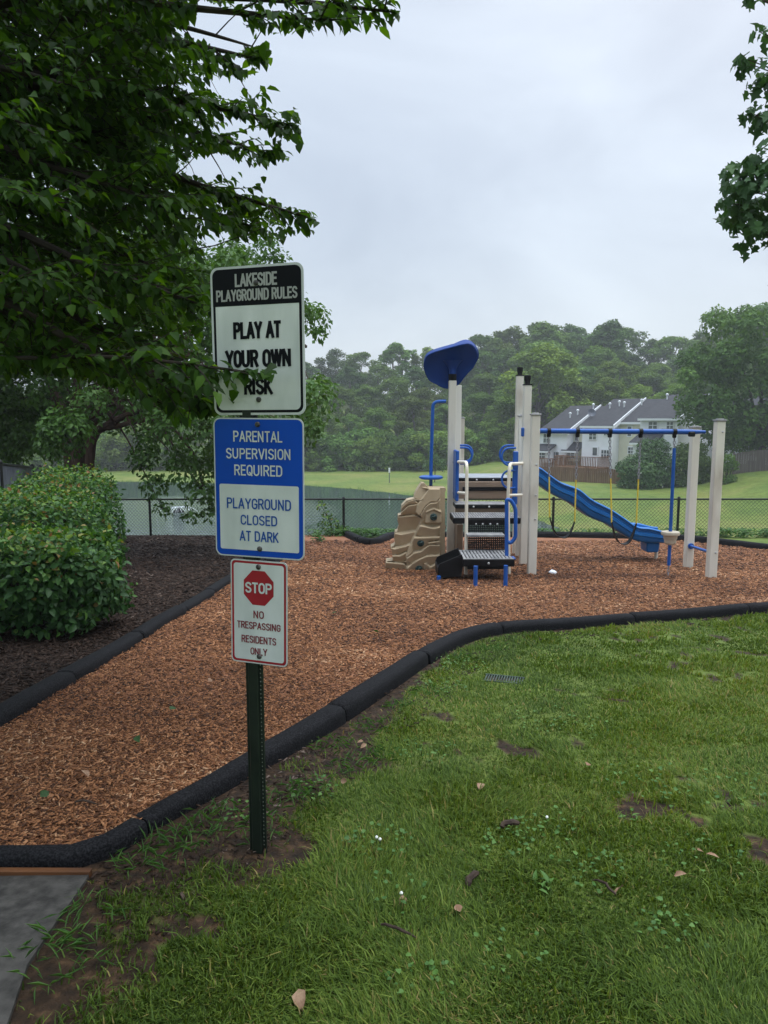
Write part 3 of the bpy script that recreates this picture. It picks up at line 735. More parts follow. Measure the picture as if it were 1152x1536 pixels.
# ------------------------------------------------------------------ signpost
def build_sign():
    px, py, pz = POST_P; YAW = R(17)
    rv = Vector((math.cos(YAW), -math.sin(YAW), 0)); nv = Vector((-math.sin(YAW), -math.cos(YAW), 0))
    root = empty('signpost', (px, py, pz), 'dark green perforated metal signpost carrying three playground rule signs stacked above the lawn', 'signpost')
    ztop = U(391, 420, py).z
    mb = MB(); c = Vector((px, py, 0)) - rv * .004
    mb.box((c.x, c.y, (ztop + pz - .25) / 2), (.034, .040, ztop - pz + .25), rz=-YAW, ch=.003)
    c2 = c + rv * .0235 + nv * .006; mb.box((c2.x, c2.y, (ztop + pz - .25) / 2), (.012, .006, ztop - pz + .25), rz=-YAW)
    c2 = c - rv * .0235 + nv * .006; mb.box((c2.x, c2.y, (ztop + pz - .25) / 2), (.012, .006, ztop - pz + .25), rz=-YAW)
    post = part(mb, 'post', 'post_green', root)
    mb = MB(); c2 = c + rv * .022 + nv * .0093
    for k in range(46):
        z = pz + .03 + k * .0135
        mb.add([Vector((c2.x, c2.y, z)) + rv * (.0022 * math.cos(a)) + Vector((0, 0, .0022 * math.sin(a))) for a in np.linspace(0, 2 * math.pi, 8)[:-1]], [tuple(range(7))])
    part(mb, 'hole_row', mat('pale_hole', (.22, .24, .2), rough=.7), post)
    def plate(u, vt, vb, wide, tilt, mface, rad, lab, dn=.030):
        a = U(u, vt, py); b = U(u, vb, py); h = a.z - b.z; o = Vector((a.x, py, (a.z + b.z) / 2)) + nv * dn
        ct, st_ = math.cos(tilt), math.sin(tilt)
        def to3(s, t, out): 
            s2, t2 = s * ct - t * st_, s * st_ + t * ct
            return o + rv * s2 + Vector((0, 0, t2)) + nv * out
        mb = MB(); mb.prism([to3(s, t, -.0012) for s, t in rrect(wide, h, rad)], nv * .0024)
        pl = part(mb, 'sign_panel', 'alu', root, label=lab)
        def face(w, hh, r, z, m, name, cy=0):
            q = MB(); P = rrect(w, hh, r); q.add([to3(s, t + cy, z) for s, t in P], [tuple(range(len(P)))]); return part(q, name, m, pl)
        def text(rows, m, name='lettering'):
            for tx, ty, cap, tw, sw in rows:
                q = MB(); lettering(q, tx, 0, h / 2 - ty * h, tw * wide, cap * h, sw * cap * h, to3, .0030); part(q, name, m, pl)
        def bolts(rows):
            for tx, ty in rows:
                q = MB(); ax = Matrix((rv, Vector((0, 0, 1)), nv)).transposed()
                q.lathe([(.0085, 0), (.0085, .002), (.006, .0055), (.002, .0066)], to3(tx * wide, h / 2 - ty * h, .0018), 10, ax); part(q, 'bolt', 'bolt', pl)
        return wide, h, face, text, bolts, to3, pl
    # white rules sign
    wd, h, face, text, bolts, to3, pl = plate(391, 400.5, 622.5, .302, R(.2), 'alu', .024, 'white sign with black header reading LAKESIDE PLAYGROUND RULES')
    face(wd - .014, h - .014, .020, .00145, 'sign_black', 'border')
    face(wd - .030, h - .030, .016, .00175, 'sign_white', 'face')
    hh = h * .262
    q = MB(); W2 = wd - .0142; P = rrect(W2, h - .0142, .020); P = [(s, max(t, h / 2 - hh)) for s, t in P]
    q.add([to3(s, t, .0021) for s, t in P], [tuple(range(len(P)))]); part(q, 'header', 'sign_black', pl)
    text([('LAKESIDE', .094, .088, .455, .165), ('PLAYGROUND RULES', .192, .078, .875, .165)], 'sign_grey', 'header_lettering')
    text([('PLAY AT', .428, .116, .52, .195), ('YOUR OWN', .617, .120, .715, .195), ('RISK', .805, .116, .315, .195)], 'sign_black')
    bolts([(0, .118), (0.0, .895)])
    # blue and white supervision sign
    wd, h, face, text, bolts, to3, pl = plate(392.5, 627, 834, .300, R(-.5), 'alu', .022, 'blue and white sign reading PARENTAL SUPERVISION REQUIRED')
    face(wd - .008, h - .008, .019, .00145, 'sign_blue', 'blue_field')
    face(wd - .034, h * .475, .006, .00175, 'sign_white', 'lower_face', cy=-h * .5 + h * .475 / 2 + .022)
    text([('PARENTAL', .130, .078, .545, .135), ('SUPERVISION', .252, .076, .715, .135), ('REQUIRED', .370, .078, .535, .135)], 'sign_white', 'upper_lettering')
    text([('PLAYGROUND', .610, .078, .72, .14), ('CLOSED', .728, .073, .41, .14), ('AT DARK', .845, .076, .44, .14)], 'sign_bluetext')
    bolts([(0, .045), (.005, .935)])
    # small stop sign
    wd, h, face, text, bolts, to3, pl = plate(392.5, 838.5, 992, .193, R(-1.0), 'alu', .014, 'small white sign with a red stop octagon reading NO TRESPASSING RESIDENTS ONLY', dn=.026)
    face(wd - .008, h - .008, .012, .00145, 'sign_red', 'border')
    face(wd - .022, h - .022, .009, .00175, 'sign_white', 'face')
    q = MB(); r = .051; oc = [(r * math.cos(R(22.5 + 45 * k)) / math.cos(R(22.5)) , h / 2 - .262 * h + r * 1.07 * math.sin(R(22.5 + 45 * k)) / math.cos(R(22.5))) for k in range(8)]
    q.add([to3(s, t, .0021) for s, t in oc], [tuple(range(8))]); part(q, 'stop_octagon', 'sign_red', pl)
    text([('STOP', .262, .104, .47, .17)], 'sign_white', 'stop_lettering')
    text([('NO', .518, .074, .185, .15), ('TRESPASSING', .628, .070, .775, .15), ('RESIDENTS', .764, .072, .62, .15), ('ONLY', .878, .070, .30, .15)], 'sign_maroon')
    bolts([(0, .060), (.005, .925)])
build_sign()

# ------------------------------------------------------------------ chain link fences
def chain_fence(name, base, height, posts, label, pitch=.085, wr=.0036, slats=False, dx=0.10):
    """base: list of ground points; posts: indices that carry a post"""
    root = empty(name, base[0], label, 'fence')
    B = [Vector(b) for b in base]
    L = [0]
    for a, b in zip(B, B[1:]): L.append(L[-1] + (b - a).length)
    def at(s, h):
        s = min(max(s, 0), L[-1]); i = min(max(k for k in range(len(L)) if L[k] <= s), len(B) - 2); t = (s - L[i]) / (L[i + 1] - L[i])
        p = B[i].lerp(B[i + 1], t); return Vector((p.x, p.y, p.z + h))
    mb = MB()
    n = int((L[-1] + height) / pitch)
    for sg in (1, -1):
        for k in range(-int(height / pitch) - 1, n + 1):
            s0 = k * pitch; lo, hi = .03, height
            a, b = s0 + (lo if sg > 0 else height - lo), s0 + (hi if sg > 0 else 0)
            if max(a, b) < 0 or min(a, b) > L[-1]: continue
            P = []
            for t in np.linspace(0, 1, 4):
                s = a + (b - a) * t; h = lo + (hi - lo) * t
                if 0 <= s <= L[-1]: P.append(at(s, h) + Vector((0, sg * .003, 0)))
            if len(P) > 1: mb.tube(P, wr, 3, cap=False)
    o = part(mb, 'chain_mesh', 'wire', root)
    mb = MB(); mb.tube([at(s, height) for s in np.linspace(0, L[-1], 40)], .021, 8); part(mb, 'top_rail', 'wire', root, True)
    for i in posts:
        p = B[i]; mb = MB(); mb.tube([(p.x, p.y, p.z - .2), (p.x, p.y, p.z + height + .03)], .03, 10); mb.lathe([(.036, 0), (.034, .02), (.015, .04)], (p.x, p.y, p.z + height + .02), 10)
        part(mb, 'post', 'wire', root, True)
    if slats:
        mb = MB(); k = 0
        while k * .11 < L[-1]:
            a = at(k * .11, .05); b = at(k * .11 + .085, height - .02); d = b - a
            mb.prism([a, at(k * .11 + .08, .05), b, at(k * .11, height - .02)], (0.004, .008, 0)); k += 1
        part(mb, 'privacy_slats', 'slat', root)
    return root
fence_pts = FENCE[1:]
chain_fence('chain_link_fence', fence_pts, .90, [0, 1, 2, 4, 5, 6, 7, 8, 9, 10], 'low black chain link fence running along the far edge of the playground before the lake')
lf = [Vector(((u - CX) / FPX * Y, Y, H((u - CX) / FPX * Y, Y))) for u, Y in ((-330, 5.5), (-150, 7.2), (0, 9.6), (48, 13.0), (60, 15.5))]
chain_fence('slatted_fence', lf, 1.60, [0, 1, 2, 3, 4], 'dark fence with grey slats at the left edge behind the hedge', slats=True, pitch=.12)

# ------------------------------------------------------------------ the play structure
def build_play():
    root = empty('play_structure', G(735, 850), 'play structure with cream posts, blue slide, tan rock climbing wall and swing beam', 'play structure')
    S = .118
    def post(u, vb, vt, cap, lab=None):
        b = G(u, vb); zt = U(u, vt, b.y).z
        mb = MB(); mb.box((b.x, b.y, (zt + b.z - .3) / 2), (S, S, zt - b.z + .3), ch=.008)
        o = part(mb, 'post', 'cream', root)
        if cap == 'flat':
            mb = MB(); mb.box((b.x, b.y, zt + .012), (S + .022, S + .022, .022), ch=.005); mb.box((b.x, b.y, zt + .030), (S * .7, S * .7, .014), ch=.004); part(mb, 'cap', 'deck', o)
        elif cap == 'plug':
            mb = MB(); mb.box((b.x, b.y, zt + .010), (S + .012, S + .012, .02), ch=.004); mb.lathe([(.042, 0), (.042, .05), (.052, .06), (.054, .13), (.046, .14)], (b.x, b.y, zt + .015), 12); part(mb, 'cap', 'black', o)
        return b, zt, o
    P1, z1, _ = post(675.5, 849, 571, None)
    P2, z2, _ = post(684, 832, 578, None)
    P7, _, _ = post(689, 829, 628, 'flat')
    P3, z3, o3 = post(797, 865, 623, 'flat')
    P4, z4, _ = post(784.5, 850, 578, 'plug')
    P5, z5, _ = post(773.5, 833, 564, 'plug')
    P6, _, _ = post(778, 836, 625, 'flat')
    E1, ze1, oe1 = post(1066, 870, 632, 'flat')
    E2, ze2, oe2 = post(1031.5, 855, 642, 'flat')
    # bolts on the left front post
    for v in (742, 723):
        q = U(679.5, v, P1.y); mb = MB(); mb.lathe([(.022, 0), (.022, .02), (.012, .028)], (P1.x + S / 2, P1.y - .02, q.z), 10, Matrix.Rotation(R(90), 3, 'Y')); part(mb, 'bolt', 'black', root)
    for p, vs in ((P1, (693, 739, 777)), (P3, (697, 743, 779)), (E1, (648, 829)), (E2, (648, 818))):
        for v in vs:
            q = U(576 + FPX * p.x / p.y, v, p.y - S / 2); mb = MB(); mb.lathe([(.014, 0), (.014, .006), (.008, .011)], (p.x + .02, p.y - S / 2, q.z), 8, Matrix.Rotation(R(90), 3, 'X')); part(mb, 'bolt', 'steel', root)
    # --- steps and decks
    def deckplate(u0, u1, v, Y0, Y1, thick, top='deck', name='deck', slots=0, edge='black', nb=2):
        a = U(u0, v, Y0); b = U(u1, v, Y0); th = thick
        mb = MB(); mb.box(((a.x + b.x) / 2, (Y0 + Y1) / 2, a.z - th / 2), (b.x - a.x, Y1 - Y0, th), ch=.008); o = part(mb, name, edge, root)
        mb = MB()
        if slots:
            n = slots; wx = (b.x - a.x - .02) / n
            for k in range(n): mb.box((a.x + .01 + wx * (k + .5), (Y0 + Y1) / 2 + .004, a.z + .003), (wx * .62, Y1 - Y0 - .03, .008))
            for yy in (Y0 + .02, (Y0 + Y1) / 2, Y1 - .02): mb.box(((a.x + b.x) / 2, yy, a.z + .0025), (b.x - a.x - .02, .03, .006))
        else: mb.box(((a.x + b.x) / 2, (Y0 + Y1) / 2 + .004, a.z + .003), (b.x - a.x - .012, Y1 - Y0 - .012, .007), ch=.002)
        part(mb, 'tread', top, o)
        for k in range(nb):
            x = a.x + (b.x - a.x) * ((k + .5) / nb * .6 + .2); q = MB(); q.lathe([(.016, 0), (.016, .008), (.009, .014)], (x, Y0, a.z - th * .55), 10, Matrix.Rotation(R(90), 3, 'X')); part(q, 'bolt', 'steel', o)
        return a.z
    zt = deckplate(694, 772, 839, 9.62, 10.30, .10, name='transfer_platform', slots=14, nb=1)
    zd = deckplate(680, 781.5, 777, 10.42, 11.02, .085, name='deck', slots=26, nb=2)
    z2_ = deckplate(683, 761, 757, 11.05, 11.45, .06, name='step', nb=2)
    z3_ = deckplate(686, 769, 717, 11.85, 12.75, .06, top='lightdeck', name='upper_deck', nb=2)
    mb = MB(); bxp(mb, 684, 769, 722.5, 748, 11.80, 11.84); o = part(mb, 'riser', 'tan', root)
    mb = MB(); bxp(mb, 694, 762, 730.5, 736.5, 11.785, 11.797, ch=.002); part(mb, 'slot', 'black', o)
    mb = MB(); bxp(mb, 683, 764, 761, 772, 11.10, 11.14); part(mb, 'riser', 'tan', root)
    mb = MB(); bxp(mb, 686, 694, 787, 832, 11.2, 12.0); part(mb, 'side_panel', 'tan', root)
    # perforated risers (real holes: a lattice of bars) with a middle tread
    def perforated(u0, u1, vt, vb, Y, nx, nz):
        a = U(u0, vt, Y); b = U(u1, vb, Y); mb = MB(); W = b.x - a.x; Hh = a.z - b.z
        for k in range(nx + 1): mb.box((a.x + W * k / nx, Y, (a.z + b.z) / 2), (W / nx * .58, .012, Hh))
        for k in range(nz + 1): mb.box(((a.x + b.x) / 2, Y + .001, b.z + Hh * k / nz), (W, .012, Hh / nz * .58))
        return part(mb, 'perforated_riser', 'black', root)
    perforated(701, 757, 787, 802, 10.40, 20, 5)
    perforated(701, 757, 805, 830, 10.34, 20, 9)
    mb = MB(); bxp(mb, 701, 757, 802, 805.5, 10.18, 10.42, ch=.004); part(mb, 'tread', 'deck', root)
    mb = MB(); bxp(mb, 703, 760, 779.5, 787, 10.395, 10.415, ch=.002); po = part(mb, 'bracket_plate', 'black', root)
    for u in (714, 724, 735.5, 746):
        q = U(u, 786, 10.39); mb = MB(); mb.lathe([(.014, 0), (.014, .008), (.008, .012)], q, 8, Matrix.Rotation(R(90), 3, 'X')); part(mb, 'bolt', 'steel', po)
    mb = MB(); bxp(mb, 701, 757, 846, 854, 10.2, 10.22); part(mb, 'kick_plate', 'black', root)
    # black curved side step of the transfer platform
    prof = [(657, 852), (660, 846), (693, 832), (695, 843), (692, 865), (657, 866)]
    A = [U(u, v, 9.66) for u, v in prof]
    mb = MB(); mb.prism(A, (0, .03, 0)); mb.prism([a + Vector((0, .5, 0)) for a in A], (0, .03, 0))
    bot = [U(657, 861, 9.67), U(693, 848, 9.67)]
    mb.prism([bot[0], bot[1], bot[1] + Vector((0, .49, 0)), bot[0] + Vector((0, .49, 0))], (0, 0, .02))
    mb.prism([U(657, 853, 9.66), U(657, 866, 9.66), U(657, 866, 9.66) + Vector((0, .52, 0)), U(657, 853, 9.66) + Vector((0, .52, 0))], (.015, 0, 0))
    part(mb, 'side_step', 'black', root)
    def tube(pts, r, name, m, n=10, sm=True, parent=root, round_=0):
        mb = MB(); mb.tube(pts, r, n); return part(mb, name, m, parent, sm)
    def bend(pts, r=.06, k=5):
        P = [Vector(p) for p in pts]; out = [P[0]]
        for i in range(1, len(P) - 1):
            a, b, c = P[i - 1], P[i], P[i + 1]; ra = min(r, (a - b).length * .45, (c - b).length * .45)
            s = b + (a - b).normalized() * ra; e = b + (c - b).normalized() * ra
            for t in np.linspace(0, 1, k): out.append(s * (1 - t) ** 2 + b * 2 * t * (1 - t) + e * t * t)
        out.append(P[-1]); return out
    # platform legs
    for u, vt, vb, Y in ((713, 849, 883, None), (758, 848, 884, None), (658, 864, 876, None)):
        b = G(u, vb); t = U(u, vt, b.y); tube([(b.x, b.y, b.z - .1), (b.x, b.y, t.z)], .027, 'platform_leg', 'blue')
        mb = MB(); mb.lathe([(.045, 0), (.045, .012), (.03, .03)], (b.x, b.y, b.z + .01), 10); part(mb, 'leg_flange', 'blue', root, True)
    # ivory handrails
    Yh = 10.33
    b = G(700, 861)
    tube(bend([U(682, 692.5, P1.y - .03), U(700.5, 693.5, Yh), U(698.5, 862, Yh)], .13), .024, 'handrail', 'ivory')
    tube(bend([U(682, 738.5, P1.y - .03), U(699.5, 740, Yh + .01), U(700, 747, Yh)], .07), .020, 'handrail', 'ivory')
    tube(bend([U(784, 695, P4.y), U(764.5, 696, Yh), U(762, 748, Yh), U(763.5, 872, Yh)], .11), .024, 'handrail', 'ivory')
    tube(bend([U(783, 742.5, P3.y), U(762.5, 743, Yh)], .05), .020, 'handrail', 'ivory')
    # blue grab loop on the transfer platform
    Yl = 9.86
    t = tube(bend([U(760, 839, Yl), U(760, 749, Yl), U(766, 750, Yl), U(773.5, 762, Yl), U(773.5, 806, Yl), U(766, 815, Yl), U(760.5, 812, Yl)], .09), .026, 'grab_loop', 'blue')
    mb = MB(); q = U(760, 838, Yl); mb.box((q.x, q.y, q.z + .012), (.22, .16, .018), ch=.004); part(mb, 'flange', 'blue', t)
    # blue stair side panels
    for u0, u1, v0, v1, Y0, Y1 in ((684, 688, 676, 752, 11.2, 11.9), (770, 776, 677, 757, 11.3, 11.34)):
        mb = MB(); bxp(mb, u0, u1, v0, v1, Y0, Y1, ch=.01); part(mb, 'side_panel', 'blue', root)
    # double hand loops
    def dloop(u, v0, v1, wpx, side, Y, r=.016):
        a = U(u, v0, Y); b = U(u, v1, Y); wx = abs(U(u + wpx, v0, Y).x - a.x) * side; zc = (a.z + b.z) / 2; rz = (a.z - b.z) / 2
        P = [a] + [Vector((a.x + wx * .45 + wx * .55 * math.cos(R(t)), Y, zc + rz * math.sin(R(t)))) for t in range(90, -91, -15)] + [b]
        tube(P, r, 'hand_loop', 'blue', 8)
    dloop(690, 668, 692, 19, 1, 11.5); dloop(690, 671.5, 695.5, 18, 1, 11.25)
    dloop(771, 668, 694, 21, -1, 11.5); dloop(774, 672, 698, 21, -1, 11.25)
    dloop(773, 706, 732, 20, -1, 11.28)
    # left pole climber with disc step
    Yc = 11.35; g = G(647, 846)
    tube(bend([U(669, 602, Yc), U(649.5, 602.5, Yc), U(646.5, 700, Yc), Vector((U(646.5, 700, Yc).x, Yc, g.z - .1))], .12), .026, 'climbing_pole', 'blue')
    mb = MB(); q = U(646.5, 716, Yc); mb.lathe([(.02, -.03), (.15, -.028), (.185, -.012), (.185, .012), (.15, .026), (.03, .03)], q, 22); part(mb, 'disc_step', 'blue', root, True)
    # roof leaf shapes on the tall left posts
    def leafroof(outl, Cpx, Y, tilt, name, m, stem):
        C = U(*Cpx, Y); ex = Vector((1, 0, 0)); ey = Vector((0, -math.sin(tilt), math.cos(tilt))); nn = ex.cross(ey)
        pts = []
        for u, v in outl:
            d = Vector(ray(u, v)); o = Vector((0, 0, EYE)); t = (C - o).dot(nn) / d.dot(nn); q = o + d * t - C; pts.append((q.dot(ex), q.dot(ey)))
        pts = [tuple(p) for p in catmull(pts + [pts[0]], 4)][:-1]
        cx = sum(p[0] for p in pts) / len(pts); cy = sum(p[1] for p in pts) / len(pts)
        def ring(s, dz): return [C + ex * (cx + (p[0] - cx) * s) + ey * (cy + (p[1] - cy) * s) + nn * dz for p in pts]
        # nn points away from or to the camera: keep +dz to the camera side
        if nn.y > 0: nn = -nn
        secs = [ring(.03, -.055), ring(.35, -.05), ring(.70, -.028), ring(.88, .0), ring(.955, .028), ring(.99, .022), ring(1.0, -.01), ring(.985, -.075), ring(.93, -.12), ring(.7, -.16), ring(.3, -.185), ring(.03, -.19)]
        mb = MB(); mb.loft(secs); o = part(mb, name, m, root, True)
        if stem is not None:
            p, z = stem; mb = MB()
            mb.lathe([(.062, 0), (.062, .10), (.055, .102)], (p.x, p.y, z), 16); part(mb, 'collar', 'black', root, True)
            mb = MB(); mb.lathe([(.058, .10), (.058, .16), (.070, .20), (.10, .25), (.16, .31)], (p.x, p.y + .0, z), 18); part(mb, 'roof_stem', m, o, True)
        return o
    k = lambda L: [(x / 3.657 + 560, y / 3.657 + 480) for x, y in L]
    leafroof(k([(277, 225), (290, 195), (330, 172), (410, 148), (500, 126), (535, 128), (560, 150), (574, 185), (566, 225), (548, 260), (510, 300), (468, 352), (420, 374), (380, 370), (345, 352), (305, 330), (283, 290), (275, 255)]), (677, 552), P1.y - .02, R(28), 'roof_leaf', 'navy', (P1, z1))
    leafroof(k([(400, 160), (440, 140), (490, 120), (520, 117), (548, 130), (575, 165), (578, 200), (560, 235), (520, 270), (470, 300), (430, 260)]), (692, 545), P2.y + .05, R(28), 'roof_leaf', 'navy', None)
    # --- moulded rock climbing wall
    def rock():
        cv = lambda p: (p[0] / 8.23 + 560, p[1] / 8.23 + 700)
        base = G(630, 858); Yw = base.y
        LB = np.array([(600, 205), (585, 225), (530, 310), (508, 360), (508, 402), (420, 420), (352, 492), (345, 560), (345, 598), (307, 612), (303, 690), (318, 740), (300, 806), (268, 818), (258, 905), (272, 970), (240, 992), (215, 1005), (235, 1090), (240, 1150), (240, 1176), (158, 1180), (150, 1240), (146, 1330)], float)
        RB = np.array([(625, 205), (640, 222), (684, 262), (720, 262), (790, 250), (886, 238), (886, 1330)], float)
        ys = np.linspace(206, 1330, 150)
        lx = np.interp(ys, LB[:, 1], LB[:, 0])
        rx = np.where(ys < 262, 628 + (ys - 205) * .95, 886)
        D = np.array([(205, 690), (265, 684), (400, 590), (470, 545), (560, 522), (600, 560), (630, 596), (715, 568), (920, 470), (1110, 405), (1230, 412), (1340, 400)], float)
        Lc = [[(350, 495), (430, 422), (500, 405), (560, 440)], [(345, 560), (430, 480), (540, 455)], [(305, 618), (520, 598), (600, 632)], [(268, 822), (345, 832), (510, 795)], [(215, 1000), (262, 1012), (400, 975), (480, 935)], [(240, 1100), (330, 1092), (400, 1050)], [(155, 1182), (385, 1192), (420, 1230)]]
        Rc = [[(510, 700), (590, 560), (640, 475), (700, 432), (780, 425), (815, 380), (886, 370)], [(560, 716), (600, 710), (740, 742), (815, 722), (886, 722)], [(500, 856), (720, 850), (815, 846), (886, 850)], [(690, 915), (815, 893), (886, 890)], [(405, 1110), (500, 1040), (580, 1025), (690, 940), (790, 946), (886, 940)], [(415, 1225), (480, 1170), (560, 1120), (650, 1082), (830, 1066), (886, 1064)], [(640, 1165), (700, 1215), (760, 1180)]]
        nx = 110; Hh = np.zeros((len(ys), nx)); Xp = np.zeros_like(Hh)
        for i, y in enumerate(ys):
            xs = lx[i] + (rx[i] - lx[i]) * np.linspace(0, 1, nx); Xp[i] = xs; dv = np.interp(y, D[:, 0], D[:, 1])
            for j, x in enumerate(xs):
                left = x < dv; best = 120; last = 190
                for c in (Lc if left else Rc):
                    if c[0][0] - 15 <= x <= c[-1][0] + 15:
                        yl = np.interp(x, [p[0] for p in c], [p[1] for p in c])
                        if yl <= y: best = max(best, yl)
                t = y - best
                A = .125 if left else .10
                h = A * max(0, 1 - t / 210) if t > 9 else A * (t / 9) * .9
                if best <= 120: h = A * .8
                if left: h -= .10 + (dv - x) / 886 * .30
                else:
                    h += .02
                    if x > 820: h = -.015
                    if 640 < x < 835 and y > 545 - (45 - abs(x - 738) * .45) and y < 692: h = max(h, .075) if y > 570 - (45 - abs(x - 738) * .45) else .10
                Hh[i, j] = h
        for _ in range(1):
            Hh[1:-1, 1:-1] = .5 * Hh[1:-1, 1:-1] + .125 * (Hh[:-2, 1:-1] + Hh[2:, 1:-1] + Hh[1:-1, :-2] + Hh[1:-1, 2:])
        V = []; 
        for i in range(len(ys)):
            for j in range(nx):
                u, v = cv((Xp[i, j], ys[i])); p = U(u, v, Yw); V.append((p.x, Yw - Hh[i, j], p.z))
        F = [(i * nx + j, i * nx + j + 1, (i + 1) * nx + j + 1, (i + 1) * nx + j) for i in range(len(ys) - 1) for j in range(nx - 1)]
        loop = [j for j in range(nx)] + [i * nx + nx - 1 for i in range(1, len(ys))] + [(len(ys) - 1) * nx + j for j in range(nx - 2, -1, -1)] + [i * nx for i in range(len(ys) - 2, 0, -1)]
        o0 = len(V)
        for k_ in loop: V.append((V[k_][0], Yw + .34, V[k_][2]))
        m_ = len(loop)
        F += [(loop[a], loop[(a + 1) % m_], o0 + (a + 1) % m_, o0 + a) for a in range(m_)]
        F.append(tuple(o0 + a for a in range(m_)))
        mb = MB(); mb.add(V, F); w_ = part(mb, 'rock_wall', 'rock', root, True)
        for (x, y, dz) in ((738, 612, .085), (580, 932, .07), (560, 1250, .06)):
            u, v = cv((x, y)); p = U(u, v, Yw); mb = MB(); ax = Matrix.Rotation(R(90), 3, 'X')
            mb.lathe([(.055, 0), (.054, .02), (.046, .034), (.030, .036), (.024, .026)], (p.x, Yw - dz, p.z), 14, ax)
            mb.box((p.x + .006, Yw - dz - .045, p.z + .012), (.062, .035, .026), ry=R(-25), ch=.010); part(mb, 'climbing_hold', 'hold', w_, True)
        for v in (735, 791): 
            p = U(667, v, Yw); mb = MB(); mb.box((p.x, Yw + .05, p.z), (.04, .06, .07), ch=.015); part(mb, 'wall_bracket', 'tan', w_)
    rock()
    # --- wave slide
    top = [(60, 222), (110, 226), (165, 266), (230, 310), (325, 345), (400, 403), (500, 455), (570, 500), (650, 553), (720, 562), (790, 580), (830, 584)]
    bot = [(60, 305), (100, 318), (150, 355), (205, 390), (300, 440), (390, 506), (490, 548), (570, 598), (640, 636), (715, 650), (790, 652), (830, 655)]
    Ys = 12.0
    tp = [U(x / 3.716 + 780, y / 3.716 + 640, Ys) for x, y in top]; bt = [U(x / 3.716 + 780, y / 3.716 + 640, Ys) for x, y in bot]
    tp = catmull([(p.x, p.z) for p in tp], 6); bt = catmull([(p.x, p.z) for p in bt], 6)
    sec = [(0, 1.0), (-.035, .985), (-.05, .93), (-.045, .87), (-.018, .84), (-.012, .66), (-.034, .61), (-.034, .44), (-.010, .39), (.0, .14), (.03, .03), (.09, 0), (.43, 0), (.49, .03), (.52, .3), (.53, .84), (.57, .88), (.565, .97), (.52, 1.0), (.495, .94), (.48, .45), (.43, .27), (.09, .27), (.04, .45), (.025, .94)]
    secs = [[Vector((b[0] + (a[0] - b[0]) * f, Ys + yo, b[1] + (a[1] - b[1]) * f)) for yo, f in sec] for a, b in zip(tp, bt)]
    mb = MB(); mb.loft(secs); sl_ = part(mb, 'slide', 'blue_plastic', root, True)
    mb = MB(); a = U(971, 814, Ys + .12); b = U(988, 829, Ys + .12); mb.box(((a.x + b.x) / 2, Ys + .27, (a.z + b.z) / 2), (b.x - a.x, .30, a.z - b.z), ch=.02, taper=1.15); part(mb, 'foot', 'blue_plastic', sl_)
    g = G(978, 840); mb = MB(); mb.tube([(g.x, Ys + .27, H(g.x, Ys + .27) - .1), (g.x, Ys + .27, U(978, 828, Ys + .27).z)], .03, 10); part(mb, 'foot_post', 'cream', sl_, True)
    # --- swing beam
    Yb = E1.y + .05
    a = U(799, 646.5, P3.y); b = U(1058, 648, Yb)
    mid = a.lerp(b, .9)
    mb = MB(); mb.tube([a, mid, a.lerp(b, .93), b], [.036, .036, .032, .022], 12); beam = part(mb, 'swing_beam', 'blue', root, True)
    q = U(784, 648, P4.y - .09); mb = MB(); mb.box((q.x, q.y, q.z), (.05, .04, .14), ch=.012); part(mb, 'clamp', 'blue', beam)
    mb = MB(); p = a.lerp(b, (1037 - 799) / (1058 - 799)); mb.tube([p, (p.x, E2.y - .02, p.z)], .03, 8); mb.box((p.x, p.y - .03, p.z - .03), (.09, .05, .07), ch=.012); part(mb, 'beam_bracket', 'black', beam)
    b1 = Vector((E2.x + .0, E2.y - .05, U(1027, 818, E2.y).z)); b2 = Vector((E1.x - .02, E1.y + .05, U(1058, 829, E1.y).z))
    tube([b1, b2], .022, 'lower_brace', 'blue')
    mb = MB(); mb.lathe([(.045, -.02), (.045, .02)], b1 - Vector((0, .02, 0)), 10, Matrix.Rotation(R(90), 3, 'X')); part(mb, 'brace_flange', 'blue', root)
    at = lambda u: a.lerp(b, (u - 799) / (1058 - 799))
    for u in (824, 856, 898, 963 - 30, 1013):
        pass
    # --- swings hang from the beam: things of their own
    def link_chain(mb, p, q, ln=.055, wd=.030, r=.0065):
        n = int((q - p).length / (ln * .80)); d = (q - p).normalized()
        s1 = d.cross(Vector((0, 1, 0))).normalized(); s2 = d.cross(s1)
        for k in range(n):
            c = p.lerp(q, (k + .5) / n); s = s1 if k % 2 else s2; P = []
            for t in range(9):
                an = 2 * math.pi * t / 8; P.append(c + d * (ln / 2 * math.cos(an)) + s * (wd / 2 * math.sin(an)))
            mb.tube(P, r, 4, cap=False)
